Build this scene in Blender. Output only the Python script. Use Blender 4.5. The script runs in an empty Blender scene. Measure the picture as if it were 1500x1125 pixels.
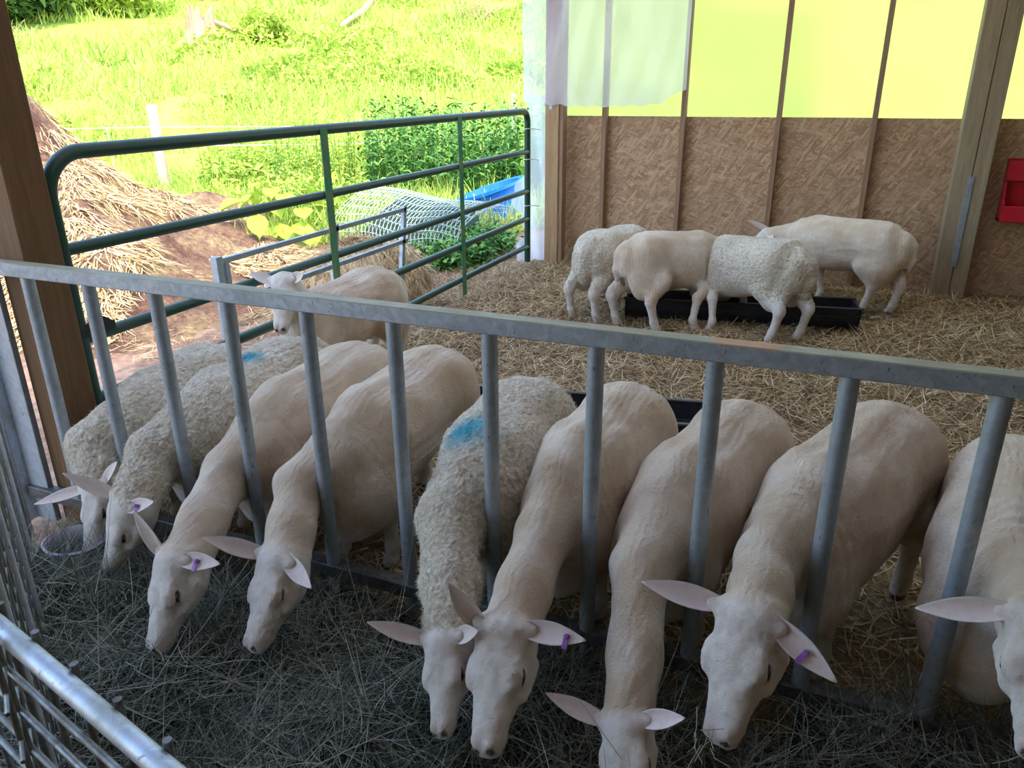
import bpy, math, random
import numpy as np
from mathutils import Vector, Matrix
R_ = random.Random(7)
rng = np.random.default_rng(11)
scn = bpy.context.scene
C = scn.collection

# ---------------------------------------------------------------- camera
cam_d = bpy.data.cameras.new('camera'); cam = bpy.data.objects.new('camera', cam_d); C.objects.link(cam)
cam_d.sensor_fit = 'HORIZONTAL'; cam_d.sensor_width = 36.0; cam_d.lens = 1117.0 / 1500 * 36
cam_d.clip_start = 0.02; cam_d.clip_end = 400
f_, H_ = 1117.0, 1.7
def nrm(v): return v / np.linalg.norm(v)
_d = nrm(np.array([24., 2848., f_])); _g = np.array([500., -438., f_]); _g = nrm(_g - _d * (_g @ _d)); _r = np.cross(_d, _g)
RW = np.array([_r, _g, -_d])                      # world axes seen in camera axes (right, down, forward)
cx_ = RW @ np.array([1., 0, 0]); cy_ = RW @ np.array([0, -1., 0]); cz_ = RW @ np.array([0, 0, -1.])
cam.matrix_world = Matrix(((cx_[0], cy_[0], cz_[0], 0), (cx_[1], cy_[1], cz_[1], 0), (cx_[2], cy_[2], cz_[2], H_), (0, 0, 0, 1)))
scn.camera = cam

# ---------------------------------------------------------------- light and exposure
scn.view_settings.view_transform = 'Standard'; scn.view_settings.look = 'None'
scn.view_settings.gamma = 1.0; scn.view_settings.use_curve_mapping = False
scn.view_settings.exposure = 1.55
SUN = Vector((0.40, -0.42, 1.0)).normalized()
w = bpy.data.worlds.new('sky'); scn.world = w; w.use_nodes = True
nt = w.node_tree; bg = nt.nodes['Background']
sky = nt.nodes.new('ShaderNodeTexSky'); sky.sky_type = 'NISHITA'; sky.sun_disc = False
sky.sun_elevation = math.asin(SUN.z); sky.sun_rotation = math.atan2(SUN.x, SUN.y)
sky.air_density = 1.0; sky.dust_density = 2.0
nt.links.new(sky.outputs[0], bg.inputs[0]); bg.inputs[1].default_value = 0.36
sl = bpy.data.lights.new('sun', 'SUN'); sl.energy = 1.25; sl.angle = math.radians(0.6); sl.color = (1, .95, .86)
so = bpy.data.objects.new('sun', sl); C.objects.link(so); so.rotation_euler = SUN.to_track_quat('Z', 'Y').to_euler(); so.location = (4, -3, 8)
scn.cycles.max_bounces = 7; scn.cycles.diffuse_bounces = 4; scn.cycles.transmission_bounces = 6; scn.cycles.transparent_max_bounces = 12
scn.cycles.use_denoising = True
scn.cycles.sample_clamp_indirect = 6

# ---------------------------------------------------------------- material helpers
def mat(name, base=(.5, .5, .5), rough=.7, metal=0., spec=.4):
    m = bpy.data.materials.new(name); m.use_nodes = True
    b = m.node_tree.nodes['Principled BSDF']
    b.inputs['Base Color'].default_value = (*base, 1); b.inputs['Roughness'].default_value = rough
    b.inputs['Metallic'].default_value = metal; b.inputs['Specular IOR Level'].default_value = spec
    return m, m.node_tree, b
def N(nt, t, **kw):
    n = nt.nodes.new('ShaderNode' + t)
    for k, v in kw.items():
        if k in n.inputs: n.inputs[k].default_value = v
        else: setattr(n, k, v)
    return n
def coords(nt, scale=(1, 1, 1), rot=(0, 0, 0), out='Object'):
    tc = N(nt, 'TexCoord'); mp = N(nt, 'Mapping'); mp.inputs['Scale'].default_value = scale; mp.inputs['Rotation'].default_value = rot
    nt.links.new(tc.outputs[out], mp.inputs[0]); return mp.outputs[0]
def noise(nt, vec, scale=5, detail=6, rough=.6, dist=0.):
    n = N(nt, 'TexNoise'); n.inputs['Scale'].default_value = scale; n.inputs['Detail'].default_value = detail
    n.inputs['Roughness'].default_value = rough; n.inputs['Distortion'].default_value = dist
    if vec is not None: nt.links.new(vec, n.inputs['Vector'])
    return n
def ramp(nt, fac, stops):
    r = N(nt, 'ValToRGB'); el = r.color_ramp.elements
    while len(el) < len(stops): el.new(.5)
    for e, (p, c) in zip(el, stops): e.position = p; e.color = (*c, 1) if len(c) == 3 else c
    nt.links.new(fac, r.inputs[0]); return r.outputs[0]
def mix(nt, fac, a, b, mode='MIX'):
    m = N(nt, 'Mix'); m.data_type = 'RGBA'; m.blend_type = mode
    for s, v in ((m.inputs[0], fac), (m.inputs[6], a), (m.inputs[7], b)):
        if hasattr(v, 'links'): nt.links.new(v, s)
        elif isinstance(v, (int, float)): s.default_value = v
        else: s.default_value = (*v, 1)
    return m.outputs[2]
def bump(nt, b, h, strength=.5, dist=.01, prev=None):
    bp = N(nt, 'Bump'); bp.inputs['Strength'].default_value = strength; bp.inputs['Distance'].default_value = dist
    nt.links.new(h, bp.inputs['Height'])
    if prev is not None: nt.links.new(prev, bp.inputs['Normal'])
    nt.links.new(bp.outputs[0], b.inputs['Normal']); return bp.outputs[0]

def wood(name, c1, c2, axis='Z', scale=1., rough=.75):
    m, nt, b = mat(name, c1, rough)
    s = {'Z': (14, 14, .9), 'X': (.9, 14, 14), 'Y': (14, .9, 14)}[axis]
    v = coords(nt, tuple(k * scale for k in s))
    n = noise(nt, v, 2.2, 8, .65, .6); n2 = noise(nt, v, 9, 4, .6)
    n3 = noise(nt, coords(nt, (1, 1, 1)), 2.5, 3)
    c = ramp(nt, n.outputs[0], [(.3, c2), (.62, c1)])
    c = mix(nt, ramp(nt, n2.outputs[0], [(.35, (.0,) * 3), (.7, (.45,) * 3)]), c, tuple(k * .62 for k in c2))
    c = mix(nt, ramp(nt, n3.outputs[0], [(.4, (0,) * 3), (.75, (.5,) * 3)]), c, tuple(k * .8 for k in c1))
    nt.links.new(c, b.inputs['Base Color']); bump(nt, b, n.outputs[0], .35, .004)
    return m
M = {}
M['post_wood'] = wood('post_wood', (.54, .35, .18), (.38, .225, .105))
M['dark_wood'] = wood('dark_post_wood', (.20, .105, .042), (.115, .058, .022))
M['grey_wood'] = wood('weathered_post_wood', (.42, .33, .20), (.28, .205, .125))
M['stud_wood'] = wood('stud_wood', (.38, .235, .135), (.24, .14, .08))
M['old_wood'] = wood('old_fence_wood', (.46, .38, .28), (.34, .26, .18))
M['stump'] = wood('stump_wood', (.55, .34, .2), (.3, .16, .09))

def osb():
    m, nt, b = mat('strand_board', (.4, .24, .14), .75, spec=.3)
    cols = None; hs = None
    base = noise(nt, coords(nt), 3, 4)
    for i, ang in enumerate((.05, .4, -.35, 1.0)):
        v0 = coords(nt, (1, 1, 1), (0, ang, 0)); mp2 = N(nt, 'Mapping'); mp2.inputs['Scale'].default_value = (8, 8, 42); nt.links.new(v0, mp2.inputs[0]); v = mp2.outputs[0]
        vo = N(nt, 'TexVoronoi'); vo.inputs['Scale'].default_value = 1.6; nt.links.new(v, vo.inputs['Vector'])
        sp = N(nt, 'SeparateColor'); nt.links.new(vo.outputs['Color'], sp.inputs[0])
        c = ramp(nt, sp.outputs[0], [(0, (.24, .12, .05)), (.35, (.38, .21, .10)), (.7, (.48, .285, .145)), (1, (.60, .41, .245))])
        if cols is None: cols, hs = c, sp.outputs[1]
        else:
            g = N(nt, 'Math', operation='GREATER_THAN'); g.inputs[1].default_value = .52; nt.links.new(sp.outputs[2], g.inputs[0])
            cols = mix(nt, g.outputs[0], cols, c)
            mm = N(nt, 'Mix'); nt.links.new(g.outputs[0], mm.inputs[0]); nt.links.new(hs, mm.inputs[2]); nt.links.new(sp.outputs[1], mm.inputs[3]); hs = mm.outputs[0]
    fine = noise(nt, coords(nt, (12, 12, 30)), 14, 5)
    cols = mix(nt, ramp(nt, fine.outputs[0], [(.38, (0,) * 3), (.7, (.5,) * 3)]), cols, (.58, .42, .28))
    cols = mix(nt, ramp(nt, base.outputs[0], [(.4, (0,) * 3), (.7, (.4,) * 3)]), cols, (.37, .25, .16))
    nt.links.new(cols, b.inputs['Base Color']); bump(nt, b, hs, .35, .004)
    return m
M['osb'] = osb()

def galv(name, c1=(.40, .45, .49), c2=(.34, .385, .42), dirt=(.23, .235, .22), dz=None):
    m, nt, b = mat(name, c1, .42, .55, .5)
    v = coords(nt)
    vo = N(nt, 'TexVoronoi'); vo.inputs['Scale'].default_value = 60; nt.links.new(v, vo.inputs['Vector'])
    sp = N(nt, 'SeparateColor'); nt.links.new(vo.outputs['Color'], sp.inputs[0])
    c = ramp(nt, sp.outputs[0], [(0, c2), (1, c1)])
    n = noise(nt, v, 8, 8, .7)
    c = mix(nt, ramp(nt, n.outputs[0], [(.45, (0,) * 3), (.7, (.55,) * 3)]), c, dirt)
    n2 = noise(nt, coords(nt, (1, 1, .35)), 90, 3)
    c = mix(nt, ramp(nt, n2.outputs[0], [(.66, (0,) * 3), (.72, (.7,) * 3)]), c, (.08, .08, .07))
    nt.links.new(c, b.inputs['Base Color'])
    nt.links.new(ramp(nt, n.outputs[0], [(.3, (.35,) * 3), (.7, (.7,) * 3)]), b.inputs['Roughness'])
    bump(nt, b, n.outputs[0], .2, .002)
    return m
M['galv'] = galv('galvanised_steel')
def dusty_rail():
    m = galv('dusty_rail_steel', (.45, .50, .53), (.33, .37, .40), (.26, .27, .24)); nt = m.node_tree; b = nt.nodes['Principled BSDF']
    src = b.inputs['Base Color'].links[0].from_socket
    g = N(nt, 'NewGeometry'); s = N(nt, 'SeparateXYZ'); nt.links.new(g.outputs['Normal'], s.inputs[0])
    n = noise(nt, coords(nt, (3, 20, 20)), 3, 8, .7)
    gt = N(nt, 'Math', operation='GREATER_THAN'); gt.inputs[1].default_value = .7; nt.links.new(s.outputs[2], gt.inputs[0])
    dust = ramp(nt, n.outputs[0], [(.3, (.22, .20, .13)), (.7, (.36, .33, .22))])
    # gnawed orange rust patch on the top face
    p = coords(nt); sp = N(nt, 'SeparateXYZ'); nt.links.new(p, sp.inputs[0])
    a = N(nt, 'Math', operation='SUBTRACT'); a.inputs[1].default_value = 2.995; nt.links.new(sp.outputs[0], a.inputs[0])
    d = N(nt, 'Math', operation='DIVIDE'); d.inputs[1].default_value = .085; nt.links.new(a.outputs[0], d.inputs[0])
    ab = N(nt, 'Math', operation='ABSOLUTE'); nt.links.new(d.outputs[0], ab.inputs[0])
    nn = noise(nt, coords(nt, (4, 60, 4)), 3, 4)
    ad = N(nt, 'Math', operation='ADD'); nt.links.new(ab.outputs[0], ad.inputs[0]); nt.links.new(nn.outputs[0], ad.inputs[1])
    rst = ramp(nt, ad.outputs[0], [(.0, (1,) * 3), (.45, (.9,) * 3), (.6, (0,) * 3)])
    r2 = N(nt, 'Math', operation='LESS_THAN'); r2.inputs[1].default_value = 1.45; nt.links.new(ad.outputs[0], r2.inputs[0])
    dust = mix(nt, r2.outputs[0], dust, (.42, .22, .11))
    nt.links.new(mix(nt, gt.outputs[0], src, dust), b.inputs['Base Color'])
    mt = N(nt, 'Math', operation='MULTIPLY_ADD'); mt.inputs[1].default_value = -.5; mt.inputs[2].default_value = .5
    nt.links.new(gt.outputs[0], mt.inputs[0]); nt.links.new(mt.outputs[0], b.inputs['Metallic'])
    return m
M['rail'] = dusty_rail()
M['old_galv'] = galv('rusty_wire_steel', (.30, .32, .32), (.2, .2, .19), (.13, .10, .06))
M['alu'] = galv('bright_tube_steel', (.62, .68, .78), (.5, .55, .62), (.40, .40, .22))
def paint(name, c, dirt, rough=.35, amt=.5):
    m, nt, b = mat(name, c, rough)
    n = noise(nt, coords(nt), 9, 8, .7)
    nt.links.new(mix(nt, ramp(nt, n.outputs[0], [(.42, (0,) * 3), (.75, (amt,) * 3)]), c, dirt), b.inputs['Base Color'])
    bump(nt, b, n.outputs[0], .12, .002); return m
M['green'] = paint('green_gate_paint', (.008, .055, .038), (.05, .06, .035))
M['green_bright'] = paint('green_brace_paint', (.01, .20, .10), (.25, .22, .09), amt=.9)
M['trough'] = paint('black_trough_plastic', (.016, .017, .022), (.07, .06, .05), .35, .35)
M['red'] = paint('red_feeder_plastic', (.55, .012, .03), (.4, .05, .05), .3)
M['blue'] = paint('blue_tub_plastic', (.01, .16, .75), (.04, .25, .7), .35, .3)
M['lilac'] = paint('lilac_pan_plastic', (.50, .46, .55), (.4, .33, .32), .5)
M['black'] = mat('black', (.012, .011, .01), .5)[0]
M['eye'] = mat('eye_gloss', (.012, .009, .006), .08, spec=.8)[0]
M['tag'] = paint('purple_tag', (.27, .09, .34), (.5, .3, .6), .4)
M['twine'] = mat('white_rope', (.75, .74, .7), .7)[0]

def sheet(name, kind):
    m = bpy.data.materials.new(name); m.use_nodes = True; nt = m.node_tree
    nt.nodes.remove(nt.nodes['Principled BSDF']); out = nt.nodes['Material Output']
    n = noise(nt, coords(nt, (1, 1, 2.5)), 1.6, 6, .6, 1.5)
    if kind == 'yellow':
        t = N(nt, 'BsdfRefraction'); t.inputs['Roughness'].default_value = .42; t.inputs['IOR'].default_value = 1.12; t.inputs['Color'].default_value = (.80, .76, .62, 1)
        d = N(nt, 'BsdfTranslucent'); d.inputs['Color'].default_value = (.84, .80, .36, 1)
        df = N(nt, 'BsdfDiffuse'); df.inputs['Color'].default_value = (.85, .86, .30, 1); f1, f2 = .42, .35
    else:
        t = N(nt, 'BsdfTransparent'); t.inputs['Color'].default_value = (.97, .97, 1, 1)
        d = N(nt, 'BsdfTranslucent'); d.inputs['Color'].default_value = (.90, .88, .98, 1)
        df = N(nt, 'BsdfDiffuse'); df.inputs['Color'].default_value = (.88, .85, .97, 1); f1, f2 = .62, .45
    bp = N(nt, 'Bump'); bp.inputs['Strength'].default_value = .35; bp.inputs['Distance'].default_value = .03; nt.links.new(n.outputs[0], bp.inputs['Height'])
    for q in (d, df): nt.links.new(bp.outputs[0], q.inputs['Normal'])
    m2 = N(nt, 'MixShader'); m2.inputs[0].default_value = f2; nt.links.new(d.outputs[0], m2.inputs[1]); nt.links.new(df.outputs[0], m2.inputs[2])
    m1 = N(nt, 'MixShader'); m1.inputs[0].default_value = f1; nt.links.new(t.outputs[0], m1.inputs[1]); nt.links.new(m2.outputs[0], m1.inputs[2])
    nt.links.new(m1.outputs[0], out.inputs['Surface']); return m
M['yellow_sheet'] = sheet('yellow_translucent_sheet', 'yellow')
M['white_sheet'] = sheet('white_thin_sheet', 'white')

def strands(name, stops, rough=.7, trans=0.):
    m, nt, b = mat(name, stops[0][1], rough, spec=.25)
    g = N(nt, 'NewGeometry')
    c = ramp(nt, g.outputs['Random Per Island'], stops)
    if trans:
        n = noise(nt, coords(nt), .35, 4); c = mix(nt, ramp(nt, n.outputs[0], [(.4, (0,) * 3), (.65, (.55,) * 3)]), c, (.58, .68, .13))
    nt.links.new(c, b.inputs['Base Color'])
    if trans:
        t = N(nt, 'BsdfTranslucent'); nt.links.new(c, t.inputs['Color']); ms = N(nt, 'MixShader'); ms.inputs[0].default_value = trans
        nt.links.new(b.outputs[0], ms.inputs[1]); nt.links.new(t.outputs[0], ms.inputs[2]); nt.links.new(ms.outputs[0], nt.nodes['Material Output'].inputs[0])
    return m
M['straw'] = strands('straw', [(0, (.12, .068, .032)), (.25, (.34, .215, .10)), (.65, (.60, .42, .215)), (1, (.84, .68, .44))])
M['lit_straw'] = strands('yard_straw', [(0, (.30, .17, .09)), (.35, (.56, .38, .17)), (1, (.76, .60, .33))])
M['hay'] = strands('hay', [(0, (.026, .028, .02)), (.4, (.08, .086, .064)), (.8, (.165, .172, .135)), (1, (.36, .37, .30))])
M['grass'] = strands('meadow_grass', [(0, (.20, .34, .05)), (.5, (.38, .52, .08)), (1, (.62, .70, .20))], trans=.3)
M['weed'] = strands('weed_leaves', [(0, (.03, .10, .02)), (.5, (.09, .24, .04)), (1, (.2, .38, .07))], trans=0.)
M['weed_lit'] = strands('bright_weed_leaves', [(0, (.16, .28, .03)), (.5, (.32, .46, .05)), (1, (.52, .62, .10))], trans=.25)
M['tree_leaf'] = strands('tree_leaves', [(0, (.02, .05, .015)), (.6, (.07, .14, .04)), (1, (.16, .28, .07))])
M['bark'] = wood('bark', (.10, .07, .05), (.045, .03, .02))
M['branch'] = wood('dry_branch', (.55, .36, .22), (.3, .2, .12), 'X')

def soil(name, stops, sc=3., bd=.05, bs=.6):
    m, nt, b = mat(name, stops[0][1], .9, spec=.15)
    v = coords(nt); n = noise(nt, v, sc, 12, .68); n2 = noise(nt, v, sc * 9, 6, .7)
    c = ramp(nt, n.outputs[0], stops)
    c = mix(nt, ramp(nt, n2.outputs[0], [(.35, (.6,) * 3), (.6, (0,) * 3)]), c, tuple(k * .4 for k in stops[0][1]))
    nt.links.new(c, b.inputs['Base Color'])
    ad = N(nt, 'Math', operation='ADD'); nt.links.new(n.outputs[0], ad.inputs[0]); nt.links.new(n2.outputs[0], ad.inputs[1])
    bump(nt, b, ad.outputs[0], bs, bd); return m
M['bedding'] = soil('trodden_bedding', [(.3, (.16, .098, .05)), (.5, (.30, .195, .10)), (.7, (.46, .32, .17))], 4, .03)
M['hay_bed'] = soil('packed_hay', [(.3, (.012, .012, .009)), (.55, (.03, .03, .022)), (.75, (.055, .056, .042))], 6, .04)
M['dirt'] = soil('dry_dirt', [(.3, (.30, .17, .115)), (.5, (.42, .26, .18)), (.75, (.52, .36, .24))], 2, .05)
M['manure'] = soil('manure', [(.3, (.15, .07, .05)), (.48, (.38, .22, .14)), (.62, (.62, .44, .22))], 2.2, .12, .9)
M['meadow'] = soil('meadow_turf', [(.3, (.26, .40, .06)), (.5, (.40, .53, .08)), (.7, (.58, .66, .16))], .8, .12)
M['roof_steel'] = mat('roof_steel', (.42, .42, .42), .6)[0]
M['roof'] = mat('translucent_roof_sheet', (.75, .75, .74), .6)[0]
_t = N(M['roof'].node_tree, 'BsdfTranslucent'); _t.inputs['Color'].default_value = (.9, .93, 1, 1); _m = N(M['roof'].node_tree, 'MixShader'); _m.inputs[0].default_value = .17
M['roof'].node_tree.links.new(M['roof'].node_tree.nodes['Principled BSDF'].outputs[0], _m.inputs[1]); M['roof'].node_tree.links.new(_t.outputs[0], _m.inputs[2]); M['roof'].node_tree.links.new(_m.outputs[0], M['roof'].node_tree.nodes['Material Output'].inputs[0])

# ---------------------------------------------------------------- mesh helpers
def setp(o, label=None, cat=None, group=None, kind=None):
    if label: o['label'] = label
    if cat: o['category'] = cat
    if group: o['group'] = group
    if kind: o['kind'] = kind
    return o
def obj(name, me, m=None, parent=None, smooth=False):
    if m is not None: me.materials.append(m)
    if smooth: me.shade_smooth()
    o = bpy.data.objects.new(name, me); C.objects.link(o)
    if parent is not None:
        o.parent = parent
        o.matrix_parent_inverse = Matrix.Translation(-parent.location)   # parents are never rotated
    return o
def empty(name, loc):
    o = bpy.data.objects.new(name, None); C.objects.link(o); o.location = loc; o.empty_display_size = .1; return o
class MB:
    def __init__(s): s.v = []; s.f = []
    def add(s, vs, fs):
        k = len(s.v); s.v += [tuple(map(float, p)) for p in vs]; s.f += [tuple(i + k for i in f) for f in fs]; return s
    def box(s, lo, hi, bev=0.):
        x0, y0, z0 = lo; x1, y1, z1 = hi; b = bev
        if not b:
            return s.add([(x, y, z) for x in (x0, x1) for y in (y0, y1) for z in (z0, z1)],
                         [(0, 1, 3, 2), (4, 6, 7, 5), (0, 4, 5, 1), (2, 3, 7, 6), (0, 2, 6, 4), (1, 5, 7, 3)])
        L = sorted(range(3), key=lambda i: -(hi[i] - lo[i]))[0]; a, c = [i for i in range(3) if i != L]
        ring = [(lo[a] + b, lo[c]), (hi[a] - b, lo[c]), (hi[a], lo[c] + b), (hi[a], hi[c] - b), (hi[a] - b, hi[c]), (lo[a] + b, hi[c]), (lo[a], hi[c] - b), (lo[a], lo[c] + b)]
        vs = []
        for e in (lo[L], hi[L]):
            for p, q in ring:
                t = [0, 0, 0]; t[L] = e; t[a] = p; t[c] = q; vs.append(t)
        fs = [(i, (i + 1) % 8, 8 + (i + 1) % 8, 8 + i) for i in range(8)] + [tuple(range(7, -1, -1)), tuple(range(8, 16))]
        return s.add(vs, fs)
    def tube(s, pts, r, n=12, cap=True, flat=None):
        pts = [np.array(p, float) for p in pts]; rs = r if hasattr(r, '__len__') else [r] * len(pts)
        vs = []; up = None
        for i, p in enumerate(pts):
            t = nrm(pts[min(i + 1, len(pts) - 1)] - pts[max(i - 1, 0)])
            if up is None: up = np.array([0, 0, 1.]) if abs(t[2]) < .9 else np.array([1., 0, 0])
            u = nrm(up - t * (up @ t)); v = np.cross(t, u); up = u
            for k in range(n):
                a = 2 * math.pi * k / n; vs.append(p + (u * math.cos(a) * (flat or 1) + v * math.sin(a)) * rs[i])
        m = len(pts); fs = [(i * n + k, i * n + (k + 1) % n, (i + 1) * n + (k + 1) % n, (i + 1) * n + k) for i in range(m - 1) for k in range(n)]
        if cap: fs += [tuple(range(n - 1, -1, -1)), tuple(range((m - 1) * n, m * n))]
        return s.add(vs, fs)
    def beam(s, a, b, wx, wz, up=(0, 0, 1)):
        a = np.array(a, float); b = np.array(b, float); t = nrm(b - a); up = np.array(up, float)
        if abs(t @ up) > .95: up = np.array([0, 1., 0])
        u = nrm(up - t * (up @ t)); v = np.cross(t, u); vs = []
        for p in (a, b):
            for i, j in ((-1, -1), (1, -1), (1, 1), (-1, 1)): vs.append(p + v * i * wx / 2 + u * j * wz / 2)
        return s.add(vs, [(0, 1, 5, 4), (1, 2, 6, 5), (2, 3, 7, 6), (3, 0, 4, 7), (3, 2, 1, 0), (4, 5, 6, 7)])
    def mesh(s, name):
        me = bpy.data.meshes.new(name); me.from_pydata(s.v, [], s.f); me.update()
        import bmesh
        bm = bmesh.new(); bm.from_mesh(me); bmesh.ops.recalc_face_normals(bm, faces=bm.faces); bm.to_mesh(me); bm.free()
        return me
    def build(s, name, m, parent=None, smooth=False, angle=True):
        o = obj(name, s.mesh(name), m, parent)
        if smooth:
            o.data.shade_smooth()
            if angle: o.data.set_sharp_from_angle(angle=math.radians(40))
        return o
def npmesh(name, V, F):
    me = bpy.data.meshes.new(name); V = np.ascontiguousarray(V, np.float32); F = np.ascontiguousarray(F, np.int32)
    k = F.shape[1]; me.vertices.add(len(V)); me.vertices.foreach_set('co', V.ravel())
    me.loops.add(F.size); me.loops.foreach_set('vertex_index', F.ravel())
    me.polygons.add(len(F)); me.polygons.foreach_set('loop_start', np.arange(0, F.size, k, dtype=np.int32))
    me.update(calc_edges=True); me.validate(); return me

# value noise on numpy arrays
_perm = rng.random((64, 64, 64)).astype(np.float32)
def vnoise(P, sc):
    q = P * sc; i = np.floor(q).astype(int); fr = (q - i).astype(np.float32); fr = fr * fr * (3 - 2 * fr); r = 0
    for a in (0, 1):
        for b in (0, 1):
            for c in (0, 1):
                wgt = (fr[..., 0] if a else 1 - fr[..., 0]) * (fr[..., 1] if b else 1 - fr[..., 1]) * (fr[..., 2] if c else 1 - fr[..., 2])
                r = r + wgt * _perm[(i[..., 0] + a) & 63, (i[..., 1] + b) & 63, (i[..., 2] + c) & 63]
    return r * 2 - 1
def fbm(P, sc, o=4):
    r = 0; a = 1.
    for k in range(o): r = r + a * vnoise(P + 3.7 * k, sc); sc *= 2.03; a *= .5
    return r

def blades(name, P, L, W, m, parent=None, up=.0, upvar=.3, curl=.5, seg=2, heads=None, taper=True, direc=None):
    """many thin ribbons; P (n,3) roots, L lengths, W widths, up = mean elevation angle"""
    n = len(P); L = np.broadcast_to(L, n); W = np.broadcast_to(W, n)
    az = rng.uniform(0, 2 * np.pi, n) if heads is None else heads; el = up + rng.normal(0, upvar, n)
    d = np.stack([np.cos(az) * np.cos(el), np.sin(az) * np.cos(el), np.sin(el)], 1)
    if direc is not None: d = direc
    cu = rng.normal(0, 1, (n, 3)) * curl
    side = np.cross(d, np.stack([rng.normal(0, .4, n), rng.normal(0, .4, n), np.ones(n)], 1)); side /= np.linalg.norm(side, axis=1)[:, None] + 1e-9
    V = np.zeros((n, (seg + 1) * 2, 3), np.float32)
    for k in range(seg + 1):
        t = k / seg; c = P + d * (L * t)[:, None] + cu * (L * t * t * .5)[:, None]
        wd = (W * ((1 - .75 * t * t) if taper else .6 + .4 * np.sin(np.pi * min(t + .1, 1))))[:, None] * .5
        V[:, 2 * k] = c - side * wd; V[:, 2 * k + 1] = c + side * wd
    b = np.arange(n)[:, None] * (seg + 1) * 2
    F = np.concatenate([b + np.array([2 * k, 2 * k + 1, 2 * k + 3, 2 * k + 2]) for k in range(seg)], 0)
    o = obj(name, npmesh(name, V.reshape(-1, 3), F), m, parent); return o

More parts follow.
